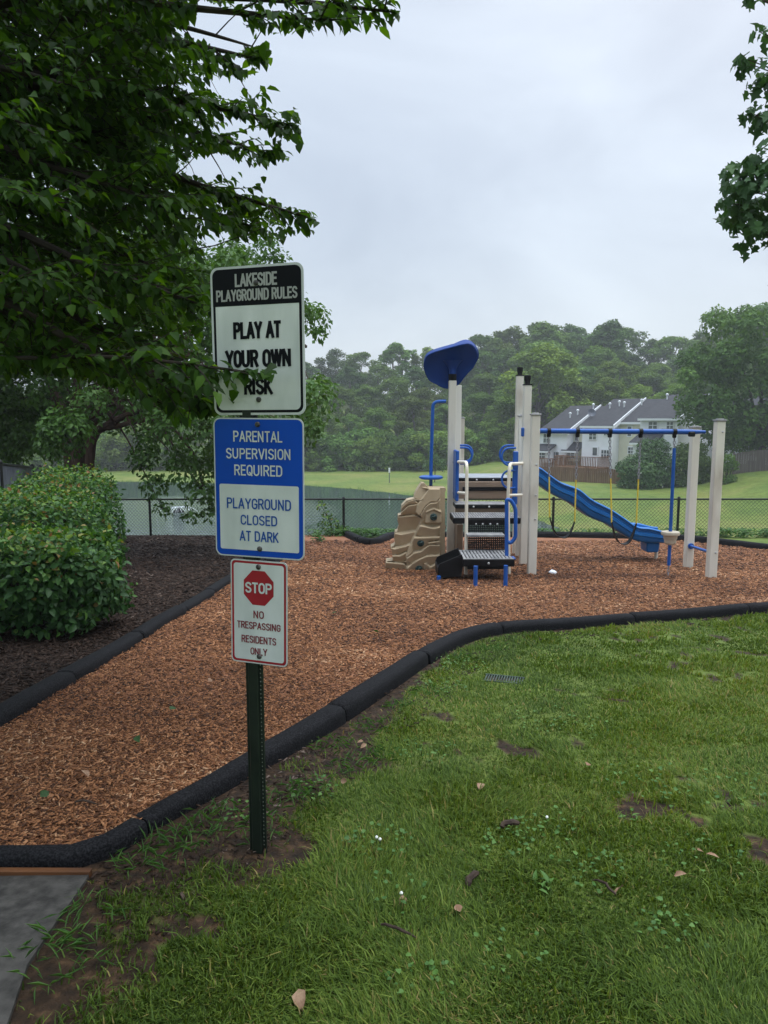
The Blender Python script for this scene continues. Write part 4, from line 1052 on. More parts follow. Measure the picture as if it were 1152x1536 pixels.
    def swing(uL, uR, uLb, uRb, vL, vR, vseat, vy, label):
        pl, pr = at(uL), at(uR); Ysw = (pl.y + pr.y) / 2
        root = empty('swing', (pl.lerp(pr, .5)), label, 'swing', 'belt swings hanging from the blue beam')
        for p, ub, vb in ((pl, uLb, vL), (pr, uRb, vR)):
            q = U(ub, vb, Ysw); top_ = Vector((p.x, p.y, p.z - .075)); mid_ = top_.lerp(q, vy)
            mb = MB(); mb.box((p.x, p.y, p.z - .055), (.055, .05, .06), ch=.012); mb.lathe([(.043, -.025), (.043, .025)], (p.x, p.y, p.z), 12, Matrix.Rotation(R(90), 3, 'Y')); part(mb, 'hanger', 'black', root)
            mb = MB(); link_chain(mb, top_, mid_); c_ = part(mb, 'chain', 'chain_grey', root)
            mb = MB(); mb.tube([mid_.lerp(q, t) for t in np.linspace(0, 1, 60)], [.0125 if k % 2 else .0085 for k in range(60)], 6); part(mb, 'chain_sleeve', 'chain_yellow', root, label='yellow coated lower chain')
        A, B = U(uLb, vL - 1, Ysw), U(uRb, vR - 1, Ysw); Cc = U((uLb + uRb) / 2 + 2, vseat, Ysw)
        N = 18; P = []
        for k in range(N + 1):
            t = k / N; q = A.lerp(B, t); e = (2 * t - 1); dep = (A.z + B.z) / 2 - Cc.z
            q = Vector((q.x + .0, Ysw, q.z - dep * (1 - abs(e) ** 2.6))); P.append(q)
        secs = []
        for k, q in enumerate(P):
            tt = (P[min(k + 1, N)] - P[max(k - 1, 0)]).normalized(); nn = Vector((-tt.z, 0, tt.x)); e = abs(2 * k / N - 1)
            hw = .055 - .035 * e ** 3
            secs.append([q + Vector((0, -hw, 0)) + nn * .005, q + Vector((0, hw, 0)) + nn * .005, q + Vector((0, hw, 0)) - nn * .005, q + Vector((0, -hw, 0)) - nn * .005])
        mb = MB(); mb.loft(secs); part(mb, 'seat', 'black', root, True)
    swing(824, 868, 824.5, 862, 776, 783, 806, .50, 'left black belt swing on chains with yellow sleeves, nearest the stairs')
    swing(917, 963, 917.5, 954.5, 784, 786, 816, .48, 'right black belt swing on chains with yellow sleeves, in front of the slide end')
    p = at(1013); rt = empty('spinner_pole', p, 'blue hanging pole with a beige bucket shaped disc seat near the end posts', 'pole swing')
    mb = MB(); mb.box((p.x, p.y, p.z - .055), (.05, .05, .06), ch=.012); mb.lathe([(.043, -.025), (.043, .025)], (p.x, p.y, p.z), 12, Matrix.Rotation(R(90), 3, 'Y')); part(mb, 'hanger', 'black', rt)
    t_ = U(1011.5, 672, p.y); e_ = U(1003.2, 848, p.y); mb = MB(); link_chain(mb, Vector((p.x, p.y, p.z - .075)), t_); part(mb, 'chain', 'chain_grey', rt)
    mb = MB(); mb.tube([t_, e_], .024, 10); part(mb, 'pole', 'blue', rt, True)
    c = U(1005.5, 806, p.y); ax = (t_ - e_).to_track_quat('Z', 'Y').to_matrix()
    mb = MB(); mb.lathe([(.03, .085), (.12, .082), (.128, .06), (.122, .035), (.095, .025), (.09, -.02), (.082, -.025), (.078, -.075), (.068, -.085), (.06, -.10), (.03, -.10)], c, 22, ax); part(mb, 'disc_seat', mat('beige_plastic', (.46, .40, .31), (.52, .46, .36), 6, rough=.5), rt, True)
    g = G(1003, 860); mb = MB(); link_chain(mb, e_, Vector((e_.x - .005, e_.y, H(e_.x, e_.y) + .03))); part(mb, 'chain', 'chain_grey', rt)
build_play()

# crumpled wrapper on the chips
def wrapper():
    g = G(829, 865); bm = bmesh.new(); bmesh.ops.create_icosphere(bm, subdivisions=3, radius=.055)
    for v in bm.verts:
        k = .75 + .5 * fbm(np.array([v.co.x * 30 + 5 + v.co.z * 20]), np.array([v.co.y * 30 + 9]), 1.0, 3)[0]; v.co = Vector((v.co.x * 1.1 * k, v.co.y * .9 * k, v.co.z * .75 * k))
    me = bpy.data.meshes.new('wrapper'); bm.to_mesh(me); bm.free(); o = thing_from('wrapper', me, M['paper']); o.location = (g.x, g.y, g.z + .06)
    tag(o, 'crumpled white wrapper lying on the wood chips below the slide', 'litter')
wrapper()

# ------------------------------------------------------------------ town houses
HA = R(45)
HR = Vector((math.cos(HA), -math.sin(HA), 0)); HB = Vector((math.sin(HA), math.cos(HA), 0))
def house(corner, wP, wR, base, half, rise, prot, mP, mR, label, drop=.35, wins=(), bays=(), vents=(), dish=None, deck=None, doors=(), ov=.28):
    """corner: front right eave corner of the projecting wall; local s runs left from it (negative), t backwards"""
    root = empty('town_house', (corner.x, corner.y, base), label, 'house', 'town houses in the staggered row')
    ez = corner.z; sl_ = rise / half
    L3 = lambda s, t, z: Vector((corner.x, corner.y, 0)) + HR * s + HB * t + Vector((0, 0, z))
    mb = MB(); mb.prism([L3(0, t, z) for t, z in ((0, base), (0, ez), (half, ez + rise), (2 * half, ez), (2 * half, base))], HR * -wP)
    wl = part(mb, 'wall', mP, root)
    ez2 = ez - .30; rz2 = ez + rise - drop; sl2 = (rz2 - ez2) / (half - prot)
    mb = MB(); mb.prism([L3(-wP - .002, t, z) for t, z in ((prot, base), (prot, ez2), (half, rz2 - .01), (2 * half - .05, ez - .3), (2 * half - .05, base))], HR * -wR)
    part(mb, 'recessed_wall', mR, root)
    mb = MB()
    def slab_(s0, s1, t0, t1, z0, z1, th=.14):
        mb.prism([L3(s0, t0, z0 + .03), L3(s0, t1, z1 + .03), L3(s0, t1, z1 + th), L3(s0, t0, z0 + th)], HR * (s1 - s0))
    slab_(.16, -wP - .05, -ov, half, ez - ov * sl_, ez + rise); slab_(-wP + .05, -wP - wR, prot - ov, half, ez2 - ov * sl2, rz2)
    slab_(.16, -wP - .05, half * 2 + ov, half, ez - ov * sl_, ez + rise); slab_(-wP + .05, -wP - wR, half * 2 + ov, half, ez - .3 - ov * sl2, rz2)
    rf = part(mb, 'roof', 'shingle', root)
    mb = MB(); mb.prism([L3(.17, -ov, ez - ov * sl_ - .16), L3(.17, half, ez + rise - .16), L3(.17, half, ez + rise + .22), L3(.17, -ov, ez - ov * sl_ + .22)], HR * .09)
    part(mb, 'rake_board', 'trim', rf)
    mb = MB()
    for s0, s1, t, z in ((.16, -wP - .1, -ov - .04, ez - ov * sl_), (-wP - .02, -wP - wR, prot - ov - .04, ez2 - ov * sl2)):
        mb.prism([L3(s0, t, z - .06), L3(s0, t, z + .12), L3(s0, t + .06, z + .12), L3(s0, t + .06, z - .06)], HR * (s1 - s0))
    part(mb, 'gutter', 'trim', rf)
    def window(s, z, w, h, t, panes=2, rows=2):
        mb = MB(); c = L3(s, t - .03, z); mb.box(c, (w + .16, .07, h + .18), rz=-HA, ch=.01); fr = part(mb, 'window', 'trim', root)
        mb = MB()
        for k in range(panes):
            for j in range(rows):
                pw, ph = (w - .07 * (panes - 1)) / panes, (h - .06 * (rows - 1)) / rows
                mb.box(L3(s - w / 2 + pw / 2 + k * (pw + .07), t - .075, z - h / 2 + ph / 2 + j * (ph + .06)), (pw, .02, ph), rz=-HA)
        part(mb, 'pane', 'glass', fr)
    for wn_ in wins: window(*wn_)
    for (s, z, w, h, t, m) in doors:
        mb = MB(); mb.box(L3(s, t - .03, z), (w, .07, h), rz=-HA, ch=.01); d = part(mb, 'door', m, root)
        mb = MB(); mb.box(L3(s, t - .075, z + .05), (w * .62, .02, h * .72), rz=-HA); part(mb, 'pane', 'glass', d)
    for (s0, s1, z0, z1, z2, dep, m, t_) in bays:
        mb = MB(); mb.prism([L3(s0, t_, z0), L3(s0, t_, z2 - .04), L3(s0, t_ - dep, z1), L3(s0, t_ - dep, z0)], HR * (s1 - s0)); b_ = part(mb, 'bay', m, root)
        mb = MB(); mb.prism([L3(s0 - .2, t_, z2), L3(s0 - .2, t_ - dep - .3, z1 - .06), L3(s0 - .2, t_ - dep - .3, z1 + .07), L3(s0 - .2, t_, z2 + .13)], HR * (s1 - s0 + .4)); part(mb, 'bay_roof', 'shingle', b_)
        mb = MB(); mb.prism([L3(s0 - .2, t_ - dep - .31, z1 - .14), L3(s0 - .2, t_ - dep - .31, z1 + .02), L3(s0 - .2, t_ - dep - .26, z1 + .02), L3(s0 - .2, t_ - dep - .26, z1 - .14)], HR * (s1 - s0 + .4)); part(mb, 'fascia', 'trim', b_)
        n = 2 if s1 - s0 > 2 else 1; w0 = (s1 - s0) / (n + .4)
        for k in range(n): window(s0 + (s1 - s0) * (k + .5) / n, (z0 + z1) / 2 + .12, w0 * .72, (z1 - z0) * .62, t_ - dep, 2, 2)
    for s, f in vents:
        p = L3(s, half * f, ez + rise * f + .1); mb = MB(); mb.tube([p, p + Vector((0, 0, .42))], .06, 8); mb.lathe([(.13, .38), (.13, .5), (.03, .56)], p, 10); part(mb, 'vent_pipe', 'trim', rf)
    if dish:
        p = L3(dish[0], half * dish[1], ez + rise * dish[1] + .1); mb = MB(); mb.tube([p, p + Vector((0, 0, .35))], .03, 6)
        mb.lathe([(.04, 0), (.25, .05), (.38, .14), (.36, .15), (.22, .08), (.03, .03)], p + Vector((0, -.05, .45)), 14, Matrix.Rotation(R(70), 3, 'X')); part(mb, 'satellite_dish', 'slat', rf)
    if deck:
        s0, s1, z, dep, t_ = deck
        mb = MB(); mb.prism([L3(s0, t_, z), L3(s0, t_ - dep, z), L3(s0, t_ - dep, z - .28), L3(s0, t_, z - .28)], HR * (s1 - s0))
        for k in range(3):
            for tt in (dep - .1,):
                c = L3(s0 + .1 + (s1 - s0 - .2) * k / 2, t_ - tt, (z + base) / 2 - .3); mb.box(c, (.15, .15, z - base + .5), rz=-HA)
        d = part(mb, 'deck', 'deckwood', root)
        mb = MB(); n = int((s1 - s0) / .16)
        for k in range(n + 1): mb.box(L3(s0 + (s1 - s0) * k / n, t_ - dep + .05, z + .45), (.06, .05, .86), rz=-HA)
        mb.box(L3((s0 + s1) / 2, t_ - dep + .05, z + .93), (s1 - s0, .14, .06), rz=-HA); mb.box(L3((s0 + s1) / 2, t_ - dep + .05, z + .10), (s1 - s0, .07, .08), rz=-HA)
        for ss in (s0, s1):
            mb.box(L3(ss, t_ - dep / 2, z + .93), (.10, dep, .06), rz=-HA)
            for k in range(int(dep / .2)): mb.box(L3(ss, t_ - k * .2, z + .45), (.05, .05, .86), rz=-HA)
        part(mb, 'railing', 'deckwood', d)
    return root
def build_houses():
    CA = U(1018, 628, 60.0)
    wPA, wRA, wPB, wRB, wPC = 3.25, 2.50, 2.92, 1.56, 3.0
    CB = CA - HR * (wPA + wRA); CB.z = CA.z - .64
    CC = CB - HR * (wPB + wRB); CC.z = CB.z - .58
    def P_(c, u, v, t=0.0):
        """local s and height of pixel (u, v) on the facade plane t of a unit"""
        k = (u - CX) / FPX; x0, y0 = c.x + HB.x * t, c.y + HB.y * t
        sl = (x0 - y0 * k) / (HR.y * k - HR.x); Y = y0 + HR.y * sl
        return sl, U(u, v, Y).z
    def W_in(c, u0, u1, v0, v1, t=0.0, panes=2, rows=2):
        s0, z1 = P_(c, u0, v0, t); s1, z0 = P_(c, u1, v1, t)
        return ((s0 + s1) / 2, (z0 + z1) / 2, s1 - s0, z1 - z0, t, panes, rows)
    def D_in(c, u0, u1, v0, v1, m, t=0.0): return W_in(c, u0, u1, v0, v1, t)[:5] + (m,)
    def B_in(c, u0, u1, v0, v1, vtop, dep, m, t=0.0):
        s0, _ = P_(c, u0, v1, t - dep); s1, z0 = P_(c, u1, v1, t - dep); z1 = P_(c, u1, v0, t - dep)[1]; z2 = P_(c, u1, vtop, t)[1]
        return (s0, s1, z0, z1, z2, dep, m, t)
    house(CA, wPA, wRA, -4.4, 5.6, 1.98, 1.2, 'siding', 'siding_cream', 'white town house at the near right end of the row beside the big tree',
          wins=[W_in(CA, 971, 983, 633, 643), W_in(CA, 998, 1007, 633, 643), W_in(CA, 940, 945, 640, 654, 1.2, 1, 2), W_in(CA, 942, 950, 671, 680, 1.2), W_in(CA, 978, 985, 668, 675, 0, 1, 1)],
          bays=[B_in(CA, 948, 979, 665, 684, 653.5, 1.3, 'siding')], vents=[(-4.7, .55), (-3.0, .78)], deck=None)
    house(CB, wPB, wRB, -4.5, 5.6, 2.35, 1.2, 'siding', 'siding_cream', 'white town house in the middle of the row with a dish on its roof', drop=.65,
          wins=[W_in(CB, 883, 893, 649, 659), W_in(CB, 905, 911, 648, 653), W_in(CB, 902, 913, 675, 687, 0, 3, 2), W_in(CB, 862, 866, 648, 661, 1.2, 1, 2)],
          doors=[D_in(CB, 887, 897, 670, 686, 'trim')],
          bays=[B_in(CB, 846, 866, 677, 692, 665, 1.0, 'siding_cream', 1.2)], vents=[(-2.2, .62), (-1.5, .70), (-.9, .66), (-3.8, .6)], dish=(-2.9, .25), deck=(-4.2, -.2, P_(CB, 900, 700)[1], 2.4, 0))
    house(CC, wPC, .3, -4.5, 5.6, 2.35, .2, 'siding', 'siding_cream', 'bluish white town house just right of the short cream post of the playground',
          wins=[W_in(CC, 815, 823, 650, 664), W_in(CC, 828, 838, 678, 690, 0, 2, 1)],
          bays=[B_in(CC, 803, 822, 677, 694, 668, 1.0, 'siding')], vents=[(-1.4, .5), (-1.0, .62)], deck=(-3.4, -.1, P_(CC, 830, 701)[1], 2.2, 0))
    # house behind the big tree on the right
    c = U(1180, 640, 58)
    o = house(c, 5.2, .6, -3.2, 4.6, 2.3, .8, 'siding', 'siding', 'white house at the right edge behind the big tree and grey fence', wins=[(-1.4, c.z - .9, .8, .9, 0), (-3.6, c.z - .9, .8, .9, 0), (-2.2, c.z - 3.2, 1.0, .9, 0)])
    o.name = 'detached_house'; del o['group']
build_houses()
def board_fence(name, p, q, h, m, label, step=.16):
    root = empty(name, p, label, 'fence'); d = (q - p); L = d.length; d.normalize(); ang = math.atan2(d.y, d.x); n = int(L / step)
    mb = MB()
    for k in range(n):
        c = p + d * (k + .5) * step; g = H(c.x, c.y); hh = h + rnd.uniform(-.03, .03)
        mb.box((c.x, c.y, g + hh / 2 - .05), (step * .93, .025, hh), rz=ang)
    part(mb, 'boards', m, root)
    mb = MB()
    for k in range(int(L / 2.4) + 1):
        c = p + d * min(k * 2.4, L) + Vector((-d.y, d.x, 0)) * .05; mb.box((c.x, c.y, H(c.x, c.y) + h / 2), (.1, .07, h + .1), rz=ang)
    part(mb, 'rails', m, root)
fa, fb = U(786, 722, 58.5), U(936, 722, 55.0)
board_fence('board_fence', Vector((fa.x, fa.y, H(fa.x, fa.y))), Vector((fb.x, fb.y, H(fb.x, fb.y))), 1.15, M['fencewood'], 'brown wooden board fence below the decks of the town houses')
fa, fb = U(1100, 700, 52.5), U(1320, 700, 50)
board_fence('board_fence', Vector((fa.x, fa.y, H(fa.x, fa.y))), Vector((fb.x, fb.y, H(fb.x, fb.y))), 1.55, M['fencegrey'], 'weathered grey wooden board fence at the far right behind the big tree')

# ------------------------------------------------------------------ foliage clouds
def cloud(lobes, n, ln, ratio, g, up=.35, inner=.55, tint_mu=.45, droop=.3, flat=1.0, weight=None, lsd=1.0):
    """leaves on the skins of many lobes (x,y,z,r): positions, directions, normals, lengths, tints"""
    Lb = np.array(lobes, float); wgt = Lb[:, 3] ** 2 if weight is None else weight; wgt = wgt / wgt.sum()
    k = g.choice(len(Lb), n, p=wgt); v = unit(n, g); v[:, 2] = np.where(g.random(n) < up, np.abs(v[:, 2]), v[:, 2])
    rr = Lb[k, 3] * (inner + (1 - inner) * g.random(n) ** .5) * (1 + .12 * g.normal(size=n))
    sc_ = np.array([1, 1, flat])
    P = Lb[k, :3] + v * rr[:, None] * sc_
    nr = v + g.normal(0, .55, (n, 3)) + np.array([0, 0, .45])
    d = np.cross(nr, unit(n, g)) + v * .35 - np.array([0, 0, droop])
    lt = g.normal(0, .05, len(Lb))[k]
    t = np.clip(tint_mu + lt * lsd + g.normal(0, .17, n), 0, 1)
    return P, d, nr, ln * (.65 + .7 * g.random(n)), t
def crown_mesh(name, lobes, n, ln, ratio, seed, kind='kite', **k):
    g = np.random.default_rng(seed); P, d, nr, l, t = cloud(lobes, n, ln, ratio, g, **k)
    return leaf_mesh(name, P, d, nr, l, l * ratio, t, kind)
def lobes_in(g, n, env, rmin, rmax):
    """lobes inside an envelope: env(zn)-> radius for zn in 0..1; returns local lobes of a crown of height 1"""
    out = []
    while len(out) < n:
        z = g.random(); R_ = env(z); a = g.random() * 6.283; q = R_ * math.sqrt(g.random())
        if q < R_ * .35 and g.random() < .6: continue
        out.append((q * math.cos(a), q * math.sin(a), z, rmin + (rmax - rmin) * g.random()))
    return out
def proto_tree(name, seed, height, crown0, rad, m, nleaf, ln, bark='bark_pale', nl=44, shape='round', stems=1):
    g = np.random.default_rng(seed); ch = height - crown0
    env = {'round': lambda z: rad * (max(0, 1 - (2 * z - .9) ** 2 / 1.25)) ** .5, 'tall': lambda z: rad * (.55 + .45 * math.sin(min(1, z * 1.1) * math.pi)) * (1 - max(0, z - .75) * 2.6), 'spread': lambda z: rad * (.35 + .65 * min(1, z * 1.7)) * (1 - max(0, z - .6) * 1.9)}[shape]
    lb = [(x, y, crown0 + z * ch * .93, r) for x, y, z, r in lobes_in(g, int(nl * 1.5), env, rad * .10, rad * .27)]
    cm = crown_mesh(name + '_crown', lb, nleaf, ln, .72, seed + 1, up=.6, inner=.6, lsd=2.6)
    mb = MB()
    for s in range(stems):
        o = Vector((g.normal(0, .25), g.normal(0, .25), 0)) * (stems > 1); top = Vector((g.normal(0, .5), g.normal(0, .5), crown0 + ch * .75))
        pts = [o + Vector((0, 0, -.6))] + [o.lerp(top, t) + Vector((g.normal(0, .10), g.normal(0, .10), 0)) for t in (.15, .35, .55, .8, 1)]
        r0 = height * .017; mb.tube(pts, [r0 * 1.4, r0 * 1.1, r0 * .85, r0 * .6, r0 * .35, r0 * .12], 7)
        for k in range(9):
            q = lb[int(g.integers(len(lb)))]; a = pts[2 + int(g.integers(3))]; b = Vector(q[:3]); mb.tube([a, a.lerp(b, .5) + Vector((0, 0, .25)), b], [r0 * .35, r0 * .22, r0 * .06], 5, cap=False)
    return cm, mb, m, bark
_first = {}
def plant(name, proto, loc, s, rz, label, cat, group, sz=1.0):
    key = proto
    if key not in _first:
        root = empty(name, loc, label, cat, group); cm, mb, m, bark = PROTOS[proto]
        c = thing_from('crown', cm, M[m], root); mb.build('trunk', M[bark], root, True); _first[key] = root
    else:
        root = copy_tree(_first[key]); root.name = name; root.location = loc
    root['label'] = label; root['category'] = cat; root['group'] = group
    root.rotation_euler = (0, 0, rz); root.scale = (s, s, s * sz)
    return root
PROTOS = {
    'a': proto_tree('wood_a', 101, 16, 3.0, 4.6, 'leaf_wood_a', 12000, .36, nl=52),
    'b': proto_tree('wood_b', 102, 16, 4.5, 3.6, 'leaf_wood_b', 10000, .35, nl=46, shape='tall'),
    'c': proto_tree('wood_c', 103, 16, 3.5, 4.8, 'leaf_wood_b', 12000, .36, nl=50, shape='spread'),
    'd': proto_tree('wood_d', 104, 16, 2.5, 4.4, 'leaf_wood_c', 12000, .36, nl=56),
    'e': proto_tree('wood_e', 105, 16, 6.0, 3.0, 'leaf_wood_a', 3600, .38, nl=26, shape='tall'),
    'm': proto_tree('mound', 106, 4.2, -.4, 2.9, 'leaf_wood_c', 6500, .26, nl=40, shape='round'),
    'n': proto_tree('mound2', 107, 3.4, -.4, 2.6, 'leaf_wood_a', 5500, .26, nl=34, shape='round'),
}
def build_woods():
    sk_u = [-250, 0, 300, 460, 500, 560, 590, 620, 640, 690, 720, 760, 800, 840, 890, 925, 950, 980, 1010, 1060, 1130, 1300]
    sk_v = [560, 560, 548, 540, 524, 520, 508, 512, 524, 512, 500, 492, 482, 478, 484, 488, 514, 505, 498, 488, 456, 450]
    wr = random.Random(3)
    def put(kind, u, Y, vtop, label, group, name='wood_tree', lo=3, hi=26, sz=1.0, cat='tree'):
        x = (u - CX) / FPX * Y; z = H(x, Y); zt = U(u, vtop, Y).z; h = zt - z
        ref = {'m': 4.2, 'n': 3.4}.get(kind, 16.0)
        wx = 1.38 if ref == 16 else 1.15
        s = max(lo, min(hi, h)) / ref * wx; sz = sz / wx
        plant(name, kind, (x, Y, z - .1), s, wr.uniform(0, 6.28), label, cat, group, sz)
    rows = [(128, 42, 0, 8, 'b c a e d'.split(), 'tall hazy tree on the skyline of the wooded hill', 'trees on the skyline of the wooded hill'),
            (112, 44, 24, 14, 'a d b a'.split(), 'dark leafy tree in the middle of the wooded hill', 'trees in the middle of the wooded hill'),
            (98, 46, 50, 20, 'c a d d'.split(), 'broad green tree standing low on the wooded hill', 'trees low on the wooded hill'),
            (88, 44, 80, 22, 'd a d d'.split(), 'pale green smaller tree at the front edge of the wood above the field', 'trees at the front edge of the wood')]
    for Y, step, dv, jit, kinds, lab, grp in rows:
        u = -260 + wr.uniform(0, 20)
        while u < 1330:
            vt = np.interp(u, sk_u, sk_v) + dv + wr.uniform(-2, jit)
            if Y < 100 and 780 < u < 1060: vt = min(vt, 575 + wr.uniform(-10, 20)); 
            put(wr.choice(kinds), u, Y + wr.uniform(-4, 4), vt, lab, grp)
            u += step * wr.uniform(.75, 1.25)
    # the wispy tall trees that stand out
    for u, vt in ((602, 506), (640, 512), (740, 500), (812, 474), (826, 480)):
        put('e', u, 120, vt, 'thin tall tree with gaps in its crown rising above the wood', 'thin trees above the wood')
    put('d', 812, 84, 515, 'rounded mid green tree beside the left end of the town houses', 'single trees near the houses')
    put('b', 905, 118, 480, 'dense dark round topped tree on the skyline behind the houses', 'single trees near the houses')
    put('a', 1140, 100, 452, 'tall dark tree rising behind the big tree on the right', 'single trees near the houses')
    put('d', 760, 82, 590, 'light green tree behind the tall cream posts', 'single trees near the houses')
    u = -240
    while u < 800:
        k = wr.choice('mnmn'); Y = 81 + wr.uniform(-1.2, 2.5); vt = wr.uniform(640, 685)
        put(k, u, Y, vt, 'vine covered shrub mound at the foot of the wood', 'shrub mounds at the foot of the wood', 'shrub', 1.0, 6, cat='shrub'); u += wr.uniform(16, 30)
    for u, vt in ((560, 655), (578, 662), (630, 652), (655, 648), (700, 655)):
        put('m', u, 80.5, vt, 'tall pale vine covered mound at the foot of the wood', 'tall vine mounds', 'shrub', 1.0, 7, cat='shrub')
build_woods()

def free_tree(name, loc, lobes, n, ln, ratio, m, stems, bark, label, cat, kind='kite', seed=1, **k):
    """lobes and stems in world coordinates"""
    root = empty(name, loc, label, cat); cm = crown_mesh(name + '_crown', lobes, n, ln, ratio, seed, kind, **k)
    cr = thing_from('crown', cm, M[m], root); shift(cr)
    mb = MB()
    for pts, rr in stems: mb.tube(pts, rr, 8)
    if stems: part(mb, 'trunk', bark, root, True)
    return root
def px_lobes(items):
    return [tuple(U(u, v, Y)) + (r,) for u, v, Y, r in items]

# big tree on the right by the houses
def big_tree():
    g = np.random.default_rng(77); Y = 55; L = []
    outline = [(1010, 590), (1022, 545), (1030, 510), (1050, 490), (1085, 478), (1100, 468), (1135, 480), (1180, 470), (1230, 500), (1260, 580), (1240, 650), (1180, 670), (1100, 665), (1060, 655), (1030, 640)]
    O = np.array(outline, float)
    while len(L) < 85:
        u, v = g.uniform(1030, 1260), g.uniform(474, 672)
        if inpoly(np.array([u]), np.array([v]), O)[0]: L.append((u, v, Y + g.uniform(-3.2, 3.6) , g.uniform(.62, 1.15)))
    for u in range(1075, 1270, 16): L.append((u, g.uniform(655, 690), Y + g.uniform(-.5, 2), g.uniform(.6, .95)))
    b = U(1140, 700, Y); gz = H(b.x, Y); t = U(1140, 560, Y)
    stems = [([(b.x, Y, gz - .3), (b.x + .1, Y, gz + 1.5), (b.x, Y, gz + 3), (t.x, Y, t.z)], [.34, .27, .22, .06])]
    for u, v in ((1060, 560), (1200, 540), (1100, 510), (1170, 600)): stems.append(([(b.x, Y, gz + 2), tuple((Vector((b.x, Y, gz + 2)) + U(u, v, Y)) / 2 + Vector((0, 0, .4))), tuple(U(u, v, Y))], [.13, .09, .02]))
    free_tree('broadleaf_tree', (b.x, Y, gz), px_lobes(L), 32000, .30, .62, 'leaf_big', stems, 'bark', 'big dense green tree at the right edge before the grey fence', 'tree', seed=78, up=.5, inner=.62, tint_mu=.5, lsd=2.4)
big_tree()
def bush(name, items, n, ln, m, label, seed, cat='bush', ratio=.6, **k):
    L = px_lobes(items); c = L[0]; z = H(c[0], c[1]); st = []
    L = [(x, y, zz_, r * .85) for x, y, zz_, r in L]; L += [(x, y - .1, H(x, y) + r * .5, r * .8) for x, y, zz_, r in L[:]]
    for q in L[:6]: st.append(([(c[0] + (q[0] - c[0]) * .3, c[1], z - .2), tuple((Vector((c[0], c[1], z)) + Vector(q[:3])) / 2), q[:3]], [.05, .035, .01]))
    root = free_tree(name, (c[0], c[1], z), L, n, ln, ratio, m, st, 'twig', label, cat, seed=seed, **k)
    for ch in root.children:
        if ch.name.startswith('crown'): ch.name = 'foliage'
        else: ch.name = 'stem'
bush('bush', [(968, 690, 53, 1.0), (950, 698, 53, .9), (985, 690, 53, .9), (940, 708, 52.6, .75), (1000, 698, 53, .95), (970, 672, 53.3, .8), (990, 672, 53.3, .8), (955, 712, 52.4, .8), (985, 714, 52.4, .8), (1005, 714, 52.4, .7), (932, 700, 53, .5), (968, 708, 52, .9)], 15000, .17, 'leaf_bush', 'large rounded flowering bush before the nearest town house on the far lawn', 41)
bush('bush', [(1035, 690, 52, 1.0), (1022, 700, 52, .8), (1050, 696, 52, .9), (1062, 702, 52, .7), (1045, 675, 52.4, .8), (1025, 678, 52.4, .7), (1075, 706, 52, .5)], 10000, .17, 'leaf_wood_b', 'dark green bush between the flowering bush and the big right tree', 43)
bush('bush', [(1092, 690, 50, .5), (1078, 696, 50, .45), (1100, 698, 50, .4), (1088, 700, 50, .4)], 1800, .15, 'leaf_wood_c', 'small light bush under the big right tree beside the grey fence', 44)
# small young tree, staked marker post in the far field
def field_bits():
    b = U(652, 722, 66); z = H(b.x, b.y)
    L = [(b.x + dx, 66, z + h, r) for dx, h, r in ((-.5, 1.6, .4), (.5, 1.7, .45), (0, 2.1, .45), (-.3, 2.3, .35), (.7, 1.3, .3), (-.8, 1.4, .3))]
    free_tree('young_tree', (b.x, b.y, z), L, 900, .16, .6, 'leaf_bush', [([(b.x, 66, z - .2), (b.x + .03, 66, z + 1), (b.x, 66, z + 2.1)], [.05, .04, .015])], 'bark', 'thin young tree on the far field behind the blue disc step', 'tree', seed=51)
    p = U(584, 723, 66); z = H(p.x, p.y); r = empty('marker_post', (p.x, p.y, z), 'thin grey marker post with a small white plate on the far lake bank', 'marker')
    MB().tube([(0, 0, -.2), (0, 0, 1.25)], .035, 8).build('post', M['slat'], r, True)
    MB().box((0, -.05, 1.15), (.16, .02, .45), ch=.008).build('plate', M['trim'], r)
field_bits()

